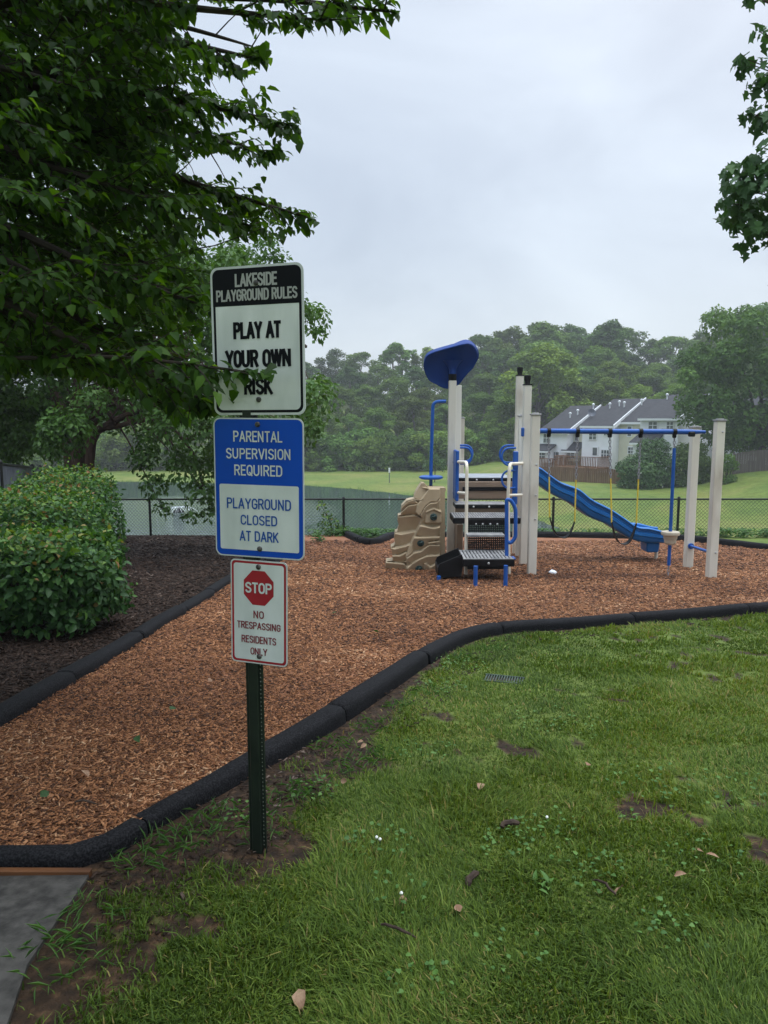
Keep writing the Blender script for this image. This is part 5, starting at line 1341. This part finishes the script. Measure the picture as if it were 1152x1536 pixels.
# ------------------------------------------------------------------ low spreading tree on the left by the fence
def left_tree():
    Y = 13.5; b = U(117, 712, Y); gz = H(b.x, Y); g = np.random.default_rng(91); L = []
    reg = np.array([(-160, 330), (60, 330), (250, 350), (330, 372), (400, 366), (425, 395), (470, 455), (485, 485), (472, 520), (490, 575), (478, 650), (430, 690), (330, 700), (300, 690), (215, 640), (170, 625), (90, 655), (30, 690), (-160, 690)], float)
    while len(L) < 120:
        u, v = g.uniform(-160, 490), g.uniform(330, 700)
        if inpoly(np.array([u]), np.array([v]), reg)[0]: L.append((u, v, g.uniform(11.6, 15.4), g.uniform(.26, .50)))
    for it in [(215, 690, 12.6, .26), (230, 730, 12.5, .24), (245, 765, 12.4, .15), (275, 700, 12.4, .33), (300, 740, 12.4, .28), (285, 775, 12.4, .13), (320, 700, 12.6, .30), (325, 745, 12.6, .22), (222, 660, 12.8, .25), (312, 770, 12.5, .14), (478, 500, 13, .15), (480, 575, 13, .17), (470, 640, 13, .2), (455, 650, 13, .25), (474, 470, 13, .13), (400, 372, 13, .22), (350, 378, 13, .25), (415, 392, 13, .2)]: L.append(it)
    for _ in range(26): L.append((g.uniform(-60, 98), g.uniform(590, 688), g.uniform(13.6, 15.8), g.uniform(.28, .45)))
    for _ in range(46):   # crown above and beyond, out of the frame or hidden by nearer branches
        L.append((g.uniform(-420, 300), g.uniform(180, 480), g.uniform(12.5, 17), g.uniform(.4, .7)))
    lob = px_lobes(L)
    st = []
    base = Vector((b.x, Y, gz))
    def limb(pts, r0, r1, off=(0, 0)):
        P = [base + Vector((off[0], off[1], -.3)), base + Vector((off[0] * 1.0, off[1], .35))] + [U(*p) for p in pts]
        P = [Vector(p) for p in catmull([tuple(p) for p in P], 3)]; n = len(P); st.append((P, [r0 + (r1 - r0) * (k / (n - 1)) ** .7 for k in range(n)]))
    limb([(100, 640, 13.5), (70, 560, 13.7), (40, 470, 14)], .20, .04, (-.13, 0))
    limb([(112, 640, 13.4), (120, 560, 13.4), (130, 450, 13.3)], .19, .04, (-.02, -.08))
    limb([(122, 640, 13.6), (160, 560, 13.8), (210, 450, 13.8)], .18, .04, (.07, .05))
    limb([(136, 668, 13.4), (158, 640, 13.3), (210, 615, 13.1), (290, 600, 12.9), (360, 585, 12.8)], .14, .025, (.16, -.04))
    limb([(140, 662, 13.4), (175, 640, 13.2), (240, 632, 12.9), (290, 680, 12.6), (305, 740, 12.5)], .10, .015, (.18, -.1))
    limb([(130, 655, 13.6), (190, 590, 13.8), (290, 500, 13.8), (400, 420, 13.6)], .13, .02, (.12, .06))
    limb([(128, 650, 13.6), (220, 560, 13.5), (340, 520, 13.2), (460, 520, 13.0)], .11, .015, (.12, 0))
    g2 = random.Random(5)
    for k in range(70):
        q = lob[g2.randrange(len(lob))]; pts, rr = st[g2.randrange(7)]; a = pts[g2.randrange(len(pts) // 2, len(pts))]; c = Vector(q[:3]); st.append(([a, a.lerp(c, .5) + Vector((0, 0, .12)), c], [.022, .014, .005]))
    free_tree('spreading_tree', (b.x, Y, gz), lob, 105000, .095, .55, 'leaf_mid', st, 'bark_red', 'low spreading tree with a reddish trunk behind the hedge, drooping over the lake fence', 'tree', seed=92, up=.45, inner=.35, tint_mu=.54, droop=.5, lsd=2.2)
left_tree()

# ------------------------------------------------------------------ overhanging pear tree at the left, trunk just out of frame
def near_tree():
    g = np.random.default_rng(55); gr = random.Random(8)
    tx, ty = -2.75, 3.1; gz = H(tx, ty)
    reg = np.array([(-40, -40), (300, -40), (290, 25), (262, 45), (285, 62), (330, 78), (400, 70), (408, 92), (372, 118), (318, 118), (300, 135), (345, 150), (388, 128), (448, 135), (452, 235), (425, 240), (385, 252), (330, 226), (270, 240), (262, 262), (300, 270), (340, 268), (380, 258), (405, 272), (398, 300), (440, 310), (478, 322), (470, 350), (420, 362), (350, 362), (300, 372), (318, 400), (322, 452), (345, 470), (338, 485), (308, 470), (300, 515), (325, 545), (350, 541), (385, 545), (413, 550), (413, 567), (385, 571), (366, 578), (350, 600), (325, 622), (270, 640), (220, 610), (190, 588), (130, 570), (60, 560), (-40, 575)], float)
    top = np.array([(300, -40), (600, -40), (598, 30), (580, 50), (555, 42), (525, 60), (500, 45), (460, 48), (420, 50), (380, 52), (368, 35), (352, 18), (300, -5)], float)
    pos = []; dr = []; nm = []; ln = []; st = []
    def ok(p):
        u, v, zc = proj(p)
        if zc < .05: return True
        if zc < 1.7 and -60 < u < 1212 and -60 < v < 1600: return False
        if u < -30 or v < -30: return True
        q = (np.array([u]), np.array([v]))
        return bool(inpoly(*q, reg)[0] or inpoly(*q, top)[0])
    def leaf_at(p, d, size=1.0):
        if not ok(p + d * .03): return
        pos.append(tuple(p)); dr.append(tuple(d)); nm.append((gr.gauss(0, .35), gr.gauss(0, .35) - .1, 1)); ln.append(gr.uniform(.032, .060) * size)
    def shoot(p, d, L, step=.018, r=.0035):
        P = [p]; d = d.normalized(); n = max(2, int(L / .07)); 
        for k in range(n):
            d = (d + Vector((gr.gauss(0, .12), gr.gauss(0, .12), gr.gauss(-.03, .10)))).normalized(); P.append(P[-1] + d * (L / n))
        if ok(P[-1]) and ok(P[len(P) // 2]): st.append((P, [r * (1 - .75 * k / n) for k in range(n + 1)], 5))
        s = 0; sd = 1
        for a, b in zip(P, P[1:]):
            m = max(1, int((b - a).length / step))
            for k in range(m):
                q = a.lerp(b, k / m); t = (b - a).normalized(); side = t.cross(Vector((0, 0, 1))).normalized() * sd; sd = -sd
                leaf_at(q, (t * gr.uniform(.2, .8) + side * gr.uniform(.4, 1.0) + Vector((0, 0, gr.uniform(-.95, .15)))).normalized())
        leaf_at(P[-1], (d + Vector((0, 0, -.3))).normalized())
    limbs = [(400, 92, 3.2), (445, 190, 3.0), (474, 330, 3.4), (295, 20, 3.3), (592, 18, 2.7), (406, 563, 2.10), (330, 470, 2.5), (255, 610, 2.8), (300, 430, 3.6), (230, 300, 2.7), (110, 440, 2.4), (50, 545, 2.7), (160, 540, 3.2), (110, 130, 2.6), (210, 90, 3.6), (320, 230, 3.6), (70, 300, 2.3), (170, 210, 3.2), (300, 560, 3.0), (380, 70, 3.6), (400, 230, 3.4), (380, 340, 3.2), (20, 180, 2.4), (20, 420, 2.2), (310, 605, 2.35), (480, 30, 2.6), (350, 300, 3.7), (270, 150, 2.9)]
    for u, v, Y in limbs:
        e = U(u, v, Y); z0 = min(max(e.z * .62 + .9, 1.5), 3.6); z0 = 2.0 if Y < 2.15 else z0; a = Vector((tx, ty, z0)); m = a.lerp(e, .5) + Vector((0, 0, (.22 + .1 * gr.random()) if Y > 2.15 else -.12)); m2 = a.lerp(e, .8) + Vector((0, 0, .12 if Y > 2.15 else -.03))
        P = [Vector(p) for p in catmull([tuple(a), tuple(m), tuple(m2), tuple(e)], 6)]; n = len(P)
        r0 = .007 if Y < 2.15 else .022; st.append((P, [r0 * (1 - k / (n - 1)) ** .8 + .003 for k in range(n)], 7))
        L = (e - a).length
        for k in range(int(L * 24)):
            t = 1 - (gr.random() ** 1.25) * .85; f = t * (n - 1); i = min(int(f), n - 2); p = P[i].lerp(P[i + 1], f - i); d = (P[i + 1] - P[i]).normalized()
            side = Vector((gr.gauss(0, 1), gr.gauss(0, 1), gr.gauss(0, .7))).normalized()
            shoot(p, d * .9 + side * .8, gr.uniform(.10, .34) * (1.15 - .45 * t))
        shoot(e, (e - m2).normalized(), .10)
    # fill behind so that the crown closes
    while len(pos) < 29000:
        u, v, Y = gr.uniform(-60, 300), gr.uniform(-60, 590), gr.uniform(2.7, 5.2)
        if v > 520 and u > 150: continue
        if u > 225 and gr.random() < .6: continue
        p = U(u, v, Y); shoot(p, Vector((1, gr.gauss(0, .8), gr.gauss(-.1, .5))), gr.uniform(.15, .35), r=.003)
    # rest of the crown, out of the picture (left, above and behind the camera)
    n0 = len(pos)
    while len(pos) < n0 + 9000:
        a = gr.uniform(0, 6.283); q = 4.3 * math.sqrt(gr.random()); z = gr.uniform(1.9, 6.8)
        if q > 4.3 * (1 - max(0, (z - 3) / 4.2) ** 1.5): continue
        p = Vector((tx + q * math.cos(a), ty + q * math.sin(a), z)); u, v, zc = proj(p)
        if zc > .05 and -60 < u < 1212 and -60 < v < 1600: continue
        d = Vector((math.cos(a), math.sin(a), gr.uniform(-.6, .3)))
        for k in range(5):
            pp = p + Vector((gr.gauss(0, .13), gr.gauss(0, .13), gr.gauss(0, .08)))
            if ok(pp): pos.append(tuple(pp)); dr.append(tuple(d + Vector((gr.gauss(0, .6), gr.gauss(0, .6), 0)))); nm.append((gr.gauss(0, .4), gr.gauss(0, .4), 1)); ln.append(gr.uniform(.085, .13))
    root = empty('overhanging_tree', (tx, ty, gz), 'large dark leafy tree overhanging from the left, its twigs crossing the white rules sign', 'tree')
    N = len(pos); ln_ = np.array(ln); ti = np.clip(.42 + g.normal(0, .2, N), 0, 1)
    me = leaf_mesh('pear_leaves', np.array(pos), np.array(dr), np.array(nm), ln_, ln_ * g.uniform(.50, .64, N), ti)
    o = thing_from('crown', me, M['leaf'], root); shift(o)
    mb = MB(); mb.tube([(tx, ty, gz - .3), (tx, ty, gz + .3), (tx + .03, ty, gz + 1.2), (tx, ty + .02, 2.4), (tx - .04, ty, 3.6), (tx, ty, 5.4)], [.21, .16, .14, .12, .09, .03], 12)
    part(mb, 'trunk', 'bark', root, True)
    mb = MB()
    for P, r, n in st: mb.tube(P, r, n, cap=False)
    part(mb, 'branches', 'twig', root, True)
near_tree()

# ------------------------------------------------------------------ maple at the right edge, trunk out of frame
def right_maple():
    g = np.random.default_rng(63); Y = 6.0
    L = [(1142, 300, Y, .30), (1118, 285, Y, .20), (1128, 338, Y, .17), (1100, 258, Y, .10), (1084, 302, Y, .06), (1112, 318, Y + .2, .17), (1150, 255, Y, .2), (1110, 345, Y, .08), (1150, 350, Y, .12), (1132, 240, Y, .08), (1095, 280, Y, .08),
         (1152, 130, Y, .15), (1122, 95, Y, .08), (1140, 110, Y, .13), (1135, 175, Y, .09), (1112, 86, Y, .05), (1150, 180, Y, .12), (1120, 168, Y, .05), (1148, 55, Y, .07), (1140, 48, Y, .05), (1146, 0, Y, .07), (1128, -6, Y, .05)]
    for _ in range(60): L.append((g.uniform(1200, 1560), g.uniform(-420, 380), Y + g.uniform(-1.6, 1.8), g.uniform(.25, .5)))
    lob = px_lobes(L); tx, ty = 5.75, 6.4; gz = H(tx, ty); st = [([(tx, ty, gz - .3), (tx, ty, gz + .3), (tx + .04, ty, 1.5), (tx, ty, 3), (tx, ty, 5.6)], [.2, .15, .12, .09, .02])]
    for q in lob[:22]:
        a = Vector((tx, ty, q[2] * .7 + .2)); c = Vector(q[:3]); st.append(([a, a.lerp(c, .5) + Vector((0, 0, .12)), a.lerp(c, .85) + Vector((0, 0, .04)), c], [.035, .02, .008, .003]))
    P, d, nr, ln, t = cloud(lob, 3400, .085, .8, g, up=.4, inner=.25, tint_mu=.42, droop=1.1, weight=np.array([l[3] ** 2 * (2.6 if k < 22 else .6) for k, l in enumerate(lob)]))
    root = empty('maple_tree', (tx, ty, gz), 'maple tree reaching in from the right edge with hanging pointed leaves against the sky', 'tree')
    me = leaf_mesh('maple_leaves', P, d, nr, ln, ln * .85, t, 'maple'); shift(thing_from('crown', me, M['leaf_maple'], root))
    mb = MB()
    for p, r in st: mb.tube(p, r, 6)
    part(mb, 'trunk', 'bark', root, True)
right_maple()

# ------------------------------------------------------------------ clipped hedge shrubs
def shrub(c, rx, ry, h, n, ln, seed, label, tip=.0, name='hedge_shrub'):
    g = np.random.default_rng(seed); v = unit(n, g); v[:, 2] = np.where(v[:, 2] < -.55, -v[:, 2], v[:, 2])
    e = .86; s = np.sign(v) * np.abs(v) ** e; s /= (np.abs(s) ** 3.2).sum(1, keepdims=True) ** (1 / 3.2)
    lump = 1 + .10 * (fbm(v[:, 0] * 2 + seed, v[:, 1] * 2 + v[:, 2] * 1.7, 1.6, 3) - .5) * 2
    dep = 1 - .30 * g.random(n) ** 1.8 + .035 * g.normal(size=n)
    P = s * (lump * dep)[:, None] * np.array([rx, ry, h / 2]); P[:, 2] += h * .5
    up = np.clip(v[:, 2], 0, 1)
    shoots = (up > .3) & (g.random(n) < tip); P[shoots, 2] += g.random(shoots.sum()) * .12
    gz = H(c[0], c[1]); keep = P[:, 2] > .015; P = P[keep]; v = v[keep]; up = up[keep]; n = len(P)
    nr = v + g.normal(0, .5, (n, 3)) + np.array([0, 0, .25]); d = np.cross(nr, unit(n, g)) + v * .5 + np.array([0, 0, 1]) * (up * .5 - .25)[:, None]
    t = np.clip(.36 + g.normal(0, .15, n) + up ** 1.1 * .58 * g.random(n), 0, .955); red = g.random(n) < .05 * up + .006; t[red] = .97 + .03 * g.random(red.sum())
    l = ln * (.6 + .75 * g.random(n)) * (1 - .25 * up)
    root = empty(name, (c[0], c[1], gz), label, 'shrub', 'clipped shrubs of the hedge')
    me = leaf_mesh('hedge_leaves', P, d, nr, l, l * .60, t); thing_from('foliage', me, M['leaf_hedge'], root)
    mb = MB(); gg = random.Random(seed)
    for k in range(46):
        q = P[gg.randrange(n)]; b = Vector((gg.gauss(0, rx * .2), gg.gauss(0, ry * .2), -.1)); m = Vector((q[0] * .5, q[1] * .5, q[2] * .55)); mb.tube([b, m, Vector(q) * .95], [.013, .008, .003], 5, cap=False)
    mb.build('stems', M['twig'], root, True)
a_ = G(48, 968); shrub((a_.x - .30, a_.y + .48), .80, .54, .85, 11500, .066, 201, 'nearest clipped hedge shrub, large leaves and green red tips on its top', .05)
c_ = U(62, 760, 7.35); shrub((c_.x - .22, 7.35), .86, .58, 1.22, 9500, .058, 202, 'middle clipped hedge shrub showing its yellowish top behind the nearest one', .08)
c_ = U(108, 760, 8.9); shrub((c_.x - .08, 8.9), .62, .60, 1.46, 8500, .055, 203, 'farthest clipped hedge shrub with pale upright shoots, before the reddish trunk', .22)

# ------------------------------------------------------------------ small things on the lawn and along the fences
def shore():
    g = np.random.default_rng(17); P = []; L2 = np.vstack([LAKE, LAKE[:1]])
    for a, b in zip(L2, L2[1:]):
        if (a[1] + b[1]) / 2 < 42: continue
        n = int(min(np.hypot(*(b - a)), 60) * 26)
        for t in g.random(n): P.append(a + (b - a) * t + g.normal(0, .22, 2))
    P = np.array(P); P = P[np.abs(P[:, 0]) < .62 * P[:, 1]]; N = len(P); z = np.maximum(hgt(P[:, 0], P[:, 1]), LAKE_Z) - .03
    h = .07 + .16 * g.random(N) ** 2 * (.4 + 1.2 * fbm(P[:, 0], P[:, 1], .5, 3)); d = np.stack([g.normal(0, .3, N), g.normal(0, .3, N), np.ones(N)], -1)
    me = leaf_mesh('shore_grass', np.column_stack([P, z]), d, unit(N, g), h, h * .16, np.clip(.72 + g.normal(0, .2, N), 0, 1), 'kite')
    tag(thing_from('shore_grass', me, M['weed']), 'ragged grass fringe along the far shore of the lake', 'grass', kind='stuff')
shore()
def small_stuff():
    g = random.Random(12)
    px = [(560, 1092), (520, 1150), (470, 1185), (600, 1062), (640, 1040), (330, 1232), (300, 1252), (430, 1200), (260, 1270), (690, 990), (120, 1390), (85, 1440), (400, 1250), (560, 1135), (740, 975), (215, 1290), (500, 1120)]
    T = []
    for u, v in px: p = G(u, v); T.append((p.x, p.y, .11, 60))
    weeds_at('grass_tufts', T, .1, 0, .03, .065, 'bright coarse grass tufts growing along the front edging', 71, kind='kite', tint0=.35, up=1.0, ratio=.075)
    T = [(G(u, v).x, G(u, v).y, r, k) for u, v, r, k in [(565, 1272, .12, 60), (600, 1350, .10, 40), (815, 1245, .12, 50), (760, 1275, .10, 40), (690, 1000, .2, 80), (660, 1035, .16, 70), (470, 1190, .1, 40), (880, 1310, .13, 50), (1050, 1290, .14, 50), (980, 1180, .2, 60), (640, 1130, .14, 50), (350, 1225, .08, 30), (1010, 1400, .1, 40), (760, 1440, .1, 30), (1100, 1190, .2, 60), (840, 1090, .25, 60), (630, 1480, .08, 30)]]
    weeds_at('clover', T, .1, 0, .010, .020, 'small round clover leaves in patches on the front lawn', 72, hz=.045, tint0=.4, ratio=.85)
    p = G(818, 1335); T = [(p.x, p.y, .035, 11)]; p = G(945, 1228); T.append((p.x, p.y, .03, 6))
    weeds_at('broad_weeds', T, .1, 0, .025, .048, 'pale broad leaved weeds in the front lawn', 73, hz=.02, tint0=.65, up=.8, ratio=.36)
    # weeds at the foot of the far fence
    T = []
    for k in range(130):
        u = g.choice([g.uniform(470, 600), g.uniform(800, 1160), g.uniform(1060, 1250)]); x = (u - CX) / FPX * 16.9; y = np.interp(x, [p.x for p in FENCE], [p.y for p in FENCE]); T.append((x, y + g.uniform(-.25, .5), .16, 34))
    for k in range(5): b = G(g.uniform(470, 482), 815); T.append((b.x, b.y - .1, .08, 20))
    weeds_at('fence_weeds', T, .1, 0, .05, .11, 'low green ground cover growing through the foot of the lake fence', 74, hz=.20, tint0=.25, up=.5)
    # reddish seedling on the fence
    x = (500 - CX) / FPX * 17; b = Vector((x, 16.95, H(x, 16.95))); L = [(b.x + dx, b.y - .1, b.z + h, r) for dx, h, r in ((-.15, .55, .14), (.0, .35, .15), (-.3, .75, .12), (.1, .2, .14), (.25, .18, .14), (-.2, .3, .13))]
    free_tree('seedling', tuple(b), L, 240, .08, .55, 'leaf_hedge', [([(b.x, b.y - .1, b.z - .1), (b.x - .08, b.y - .1, b.z + .4), (b.x - .3, b.y - .1, b.z + .8)], [.012, .008, .004])], 'twig', 'straggly seedling with some reddish leaves climbing the lake fence beside the blue sign', 'plant', seed=75, tint_mu=.7, inner=.1)
    b = G(196, 905); L = [(b.x + dx, b.y, b.z + h, .05) for dx, h in ((0, .12), (.06, .18), (-.05, .09))]
    free_tree('seedling', tuple(b), L, 26, .06, .5, 'weed', [([(b.x, b.y, b.z - .05), (b.x + .03, b.y, b.z + .18)], [.005, .002])], 'twig', 'tiny bright green sprout beside the nearest hedge shrub on the dark bark', 'plant', seed=76, inner=.1, tint_mu=.8)
    # clover flowers
    for u, v in ((565, 1271), (570, 1274), (602, 1357), (820, 1240)):
        b = G(u, v); root = empty('clover_flower', tuple(b), 'small white clover flower in the front lawn', 'flower', 'clover flowers in the lawn')
        mb = MB(); mb.tube([(0, 0, 0), (0, 0, .032)], .001, 5); mb.build('stem', M['weed'], root)
        mb = MB(); mb.lathe([(.002, .030), (.0045, .033), (.0055, .037), (.003, .041), (.001, .042)], (0, 0, 0), 9); mb.build('bloom', M['flower'], root, True)
    # dry leaves
    for k, (u, v, s) in enumerate([(722, 1187, .045), (448, 1503, .05), (604, 1359, .035), (550, 1127, .035), (545, 1122, .03), (1058, 1296, .04), (935, 1345, .05), (690, 1385, .035), (1045, 1290, .03), (520, 1185, .035), (1010, 1330, .04), (880, 1160, .035)]):
        b = G(u, v); q = np.random.default_rng(300 + k); V, F, kk = leaf_arrays(np.array([[0, 0, .0]]), q.normal(size=(1, 3)) * np.array([1, 1, .25]), np.array([[q.normal() * .4, q.normal() * .4, 1]]), s, s * .7)
        me = np_mesh('dry_leaf', V, F); o = thing_from('dry_leaf', me, M['dryleaf']); o.location = (b.x, b.y, b.z + .035); tag(o, 'dry curled brown leaf fallen on the front lawn', 'leaf', 'dry leaves on the lawn')
    for k, (u, v) in enumerate([(255, 1085), (125, 1182), (62, 1225), (312, 1040), (505, 930), (640, 905), (205, 1128), (880, 890), (560, 960), (180, 1060)]):
        b = G(u, v); q = np.random.default_rng(340 + k); V, F, kk = leaf_arrays(np.array([[0, 0, .0]]), q.normal(size=(1, 3)) * np.array([1, 1, .2]), np.array([[q.normal() * .4, q.normal() * .4, 1]]), .05, .032)
        me = np_mesh('dry_leaf', V, F); o = thing_from('dry_leaf', me, M['dryleaf'] if k % 2 else M['weed']); o.location = (b.x, b.y, b.z + .075); tag(o, 'fallen leaf lying on the orange wood chips', 'leaf', 'fallen leaves on the wood chips')
    # sticks
    for k, (u, v, L_, a, lab) in enumerate([(765, 1250, .07, .2, 'thick dark stub of a stick in the middle of the lawn'), (708, 1333, .08, 1.0, 'dark brown rotten stick piece lying right of the signpost on the lawn'), (596, 1412, .12, -.5, 'thin bent stick at the bottom of the lawn'), (905, 1345, .09, 2.2, 'short dark stick in bare soil on the right of the lawn'), (130, 1225, .09, -.2, 'dark stick lying on the wood chips left of the signpost')]):
        b = G(u, v); q = random.Random(k); mb = MB(); r = .010 if k < 2 else .004
        P = [Vector((math.cos(a) * L_ * (t - .5) + q.gauss(0, .004), math.sin(a) * L_ * (t - .5) + q.gauss(0, .004), .03 + .012 * math.sin(t * 3) + (.02 if k == 4 else 0))) for t in np.linspace(0, 1, 7)]
        mb.tube(P, [r * .8, r, r * 1.1, r, r * 1.05, r * .8, r * .4], 7); o = mb.build('stick', M['stick'], None, True); o.location = b; tag(o, lab, 'stick')
    # drain grate
    b = GR; root = empty('drain_grate', tuple(b), 'small rusty drain grate sunk in the lawn near the bend of the black edging', 'drain')
    root.scale = (.72, .72, .72); a = -.28; mb = MB()
    for s in (-1, 1): mb.box((s * -.08 * math.sin(a), s * .08 * math.cos(a), .010), (.34, .014, .018), rz=a)
    mb.build('frame', M['grate'], root); mb = MB()
    for k in range(15): mb.box(((k - 7) * .0225 * math.cos(a), (k - 7) * .0225 * math.sin(a), .011), (.009, .15, .012), rz=a)
    mb.build('bars', M['grate'], root); mb = MB(); mb.box((0, 0, -.006), (.34, .16, .012), rz=a); mb.build('pit', M['soil'], root)
small_stuff()

# ------------------------------------------------------------------ humid air
def haze():
    mb = MB(); mb.box((0, 0, 18), (720, 720, 50.4)); m = bpy.data.materials.new('haze_air'); m.use_nodes = True; n = m.node_tree; n.nodes.clear()
    o = n.nodes.new('ShaderNodeOutputMaterial'); v = n.nodes.new('ShaderNodeVolumePrincipled'); v.inputs['Color'].default_value = (.92, .96, 1.0, 1); v.inputs['Density'].default_value = .0011; v.inputs['Anisotropy'].default_value = .1
    n.links.new(v.outputs[0], o.inputs['Volume']); tag(mb.build('haze', m), kind='stuff', label='thin humid haze')
haze()
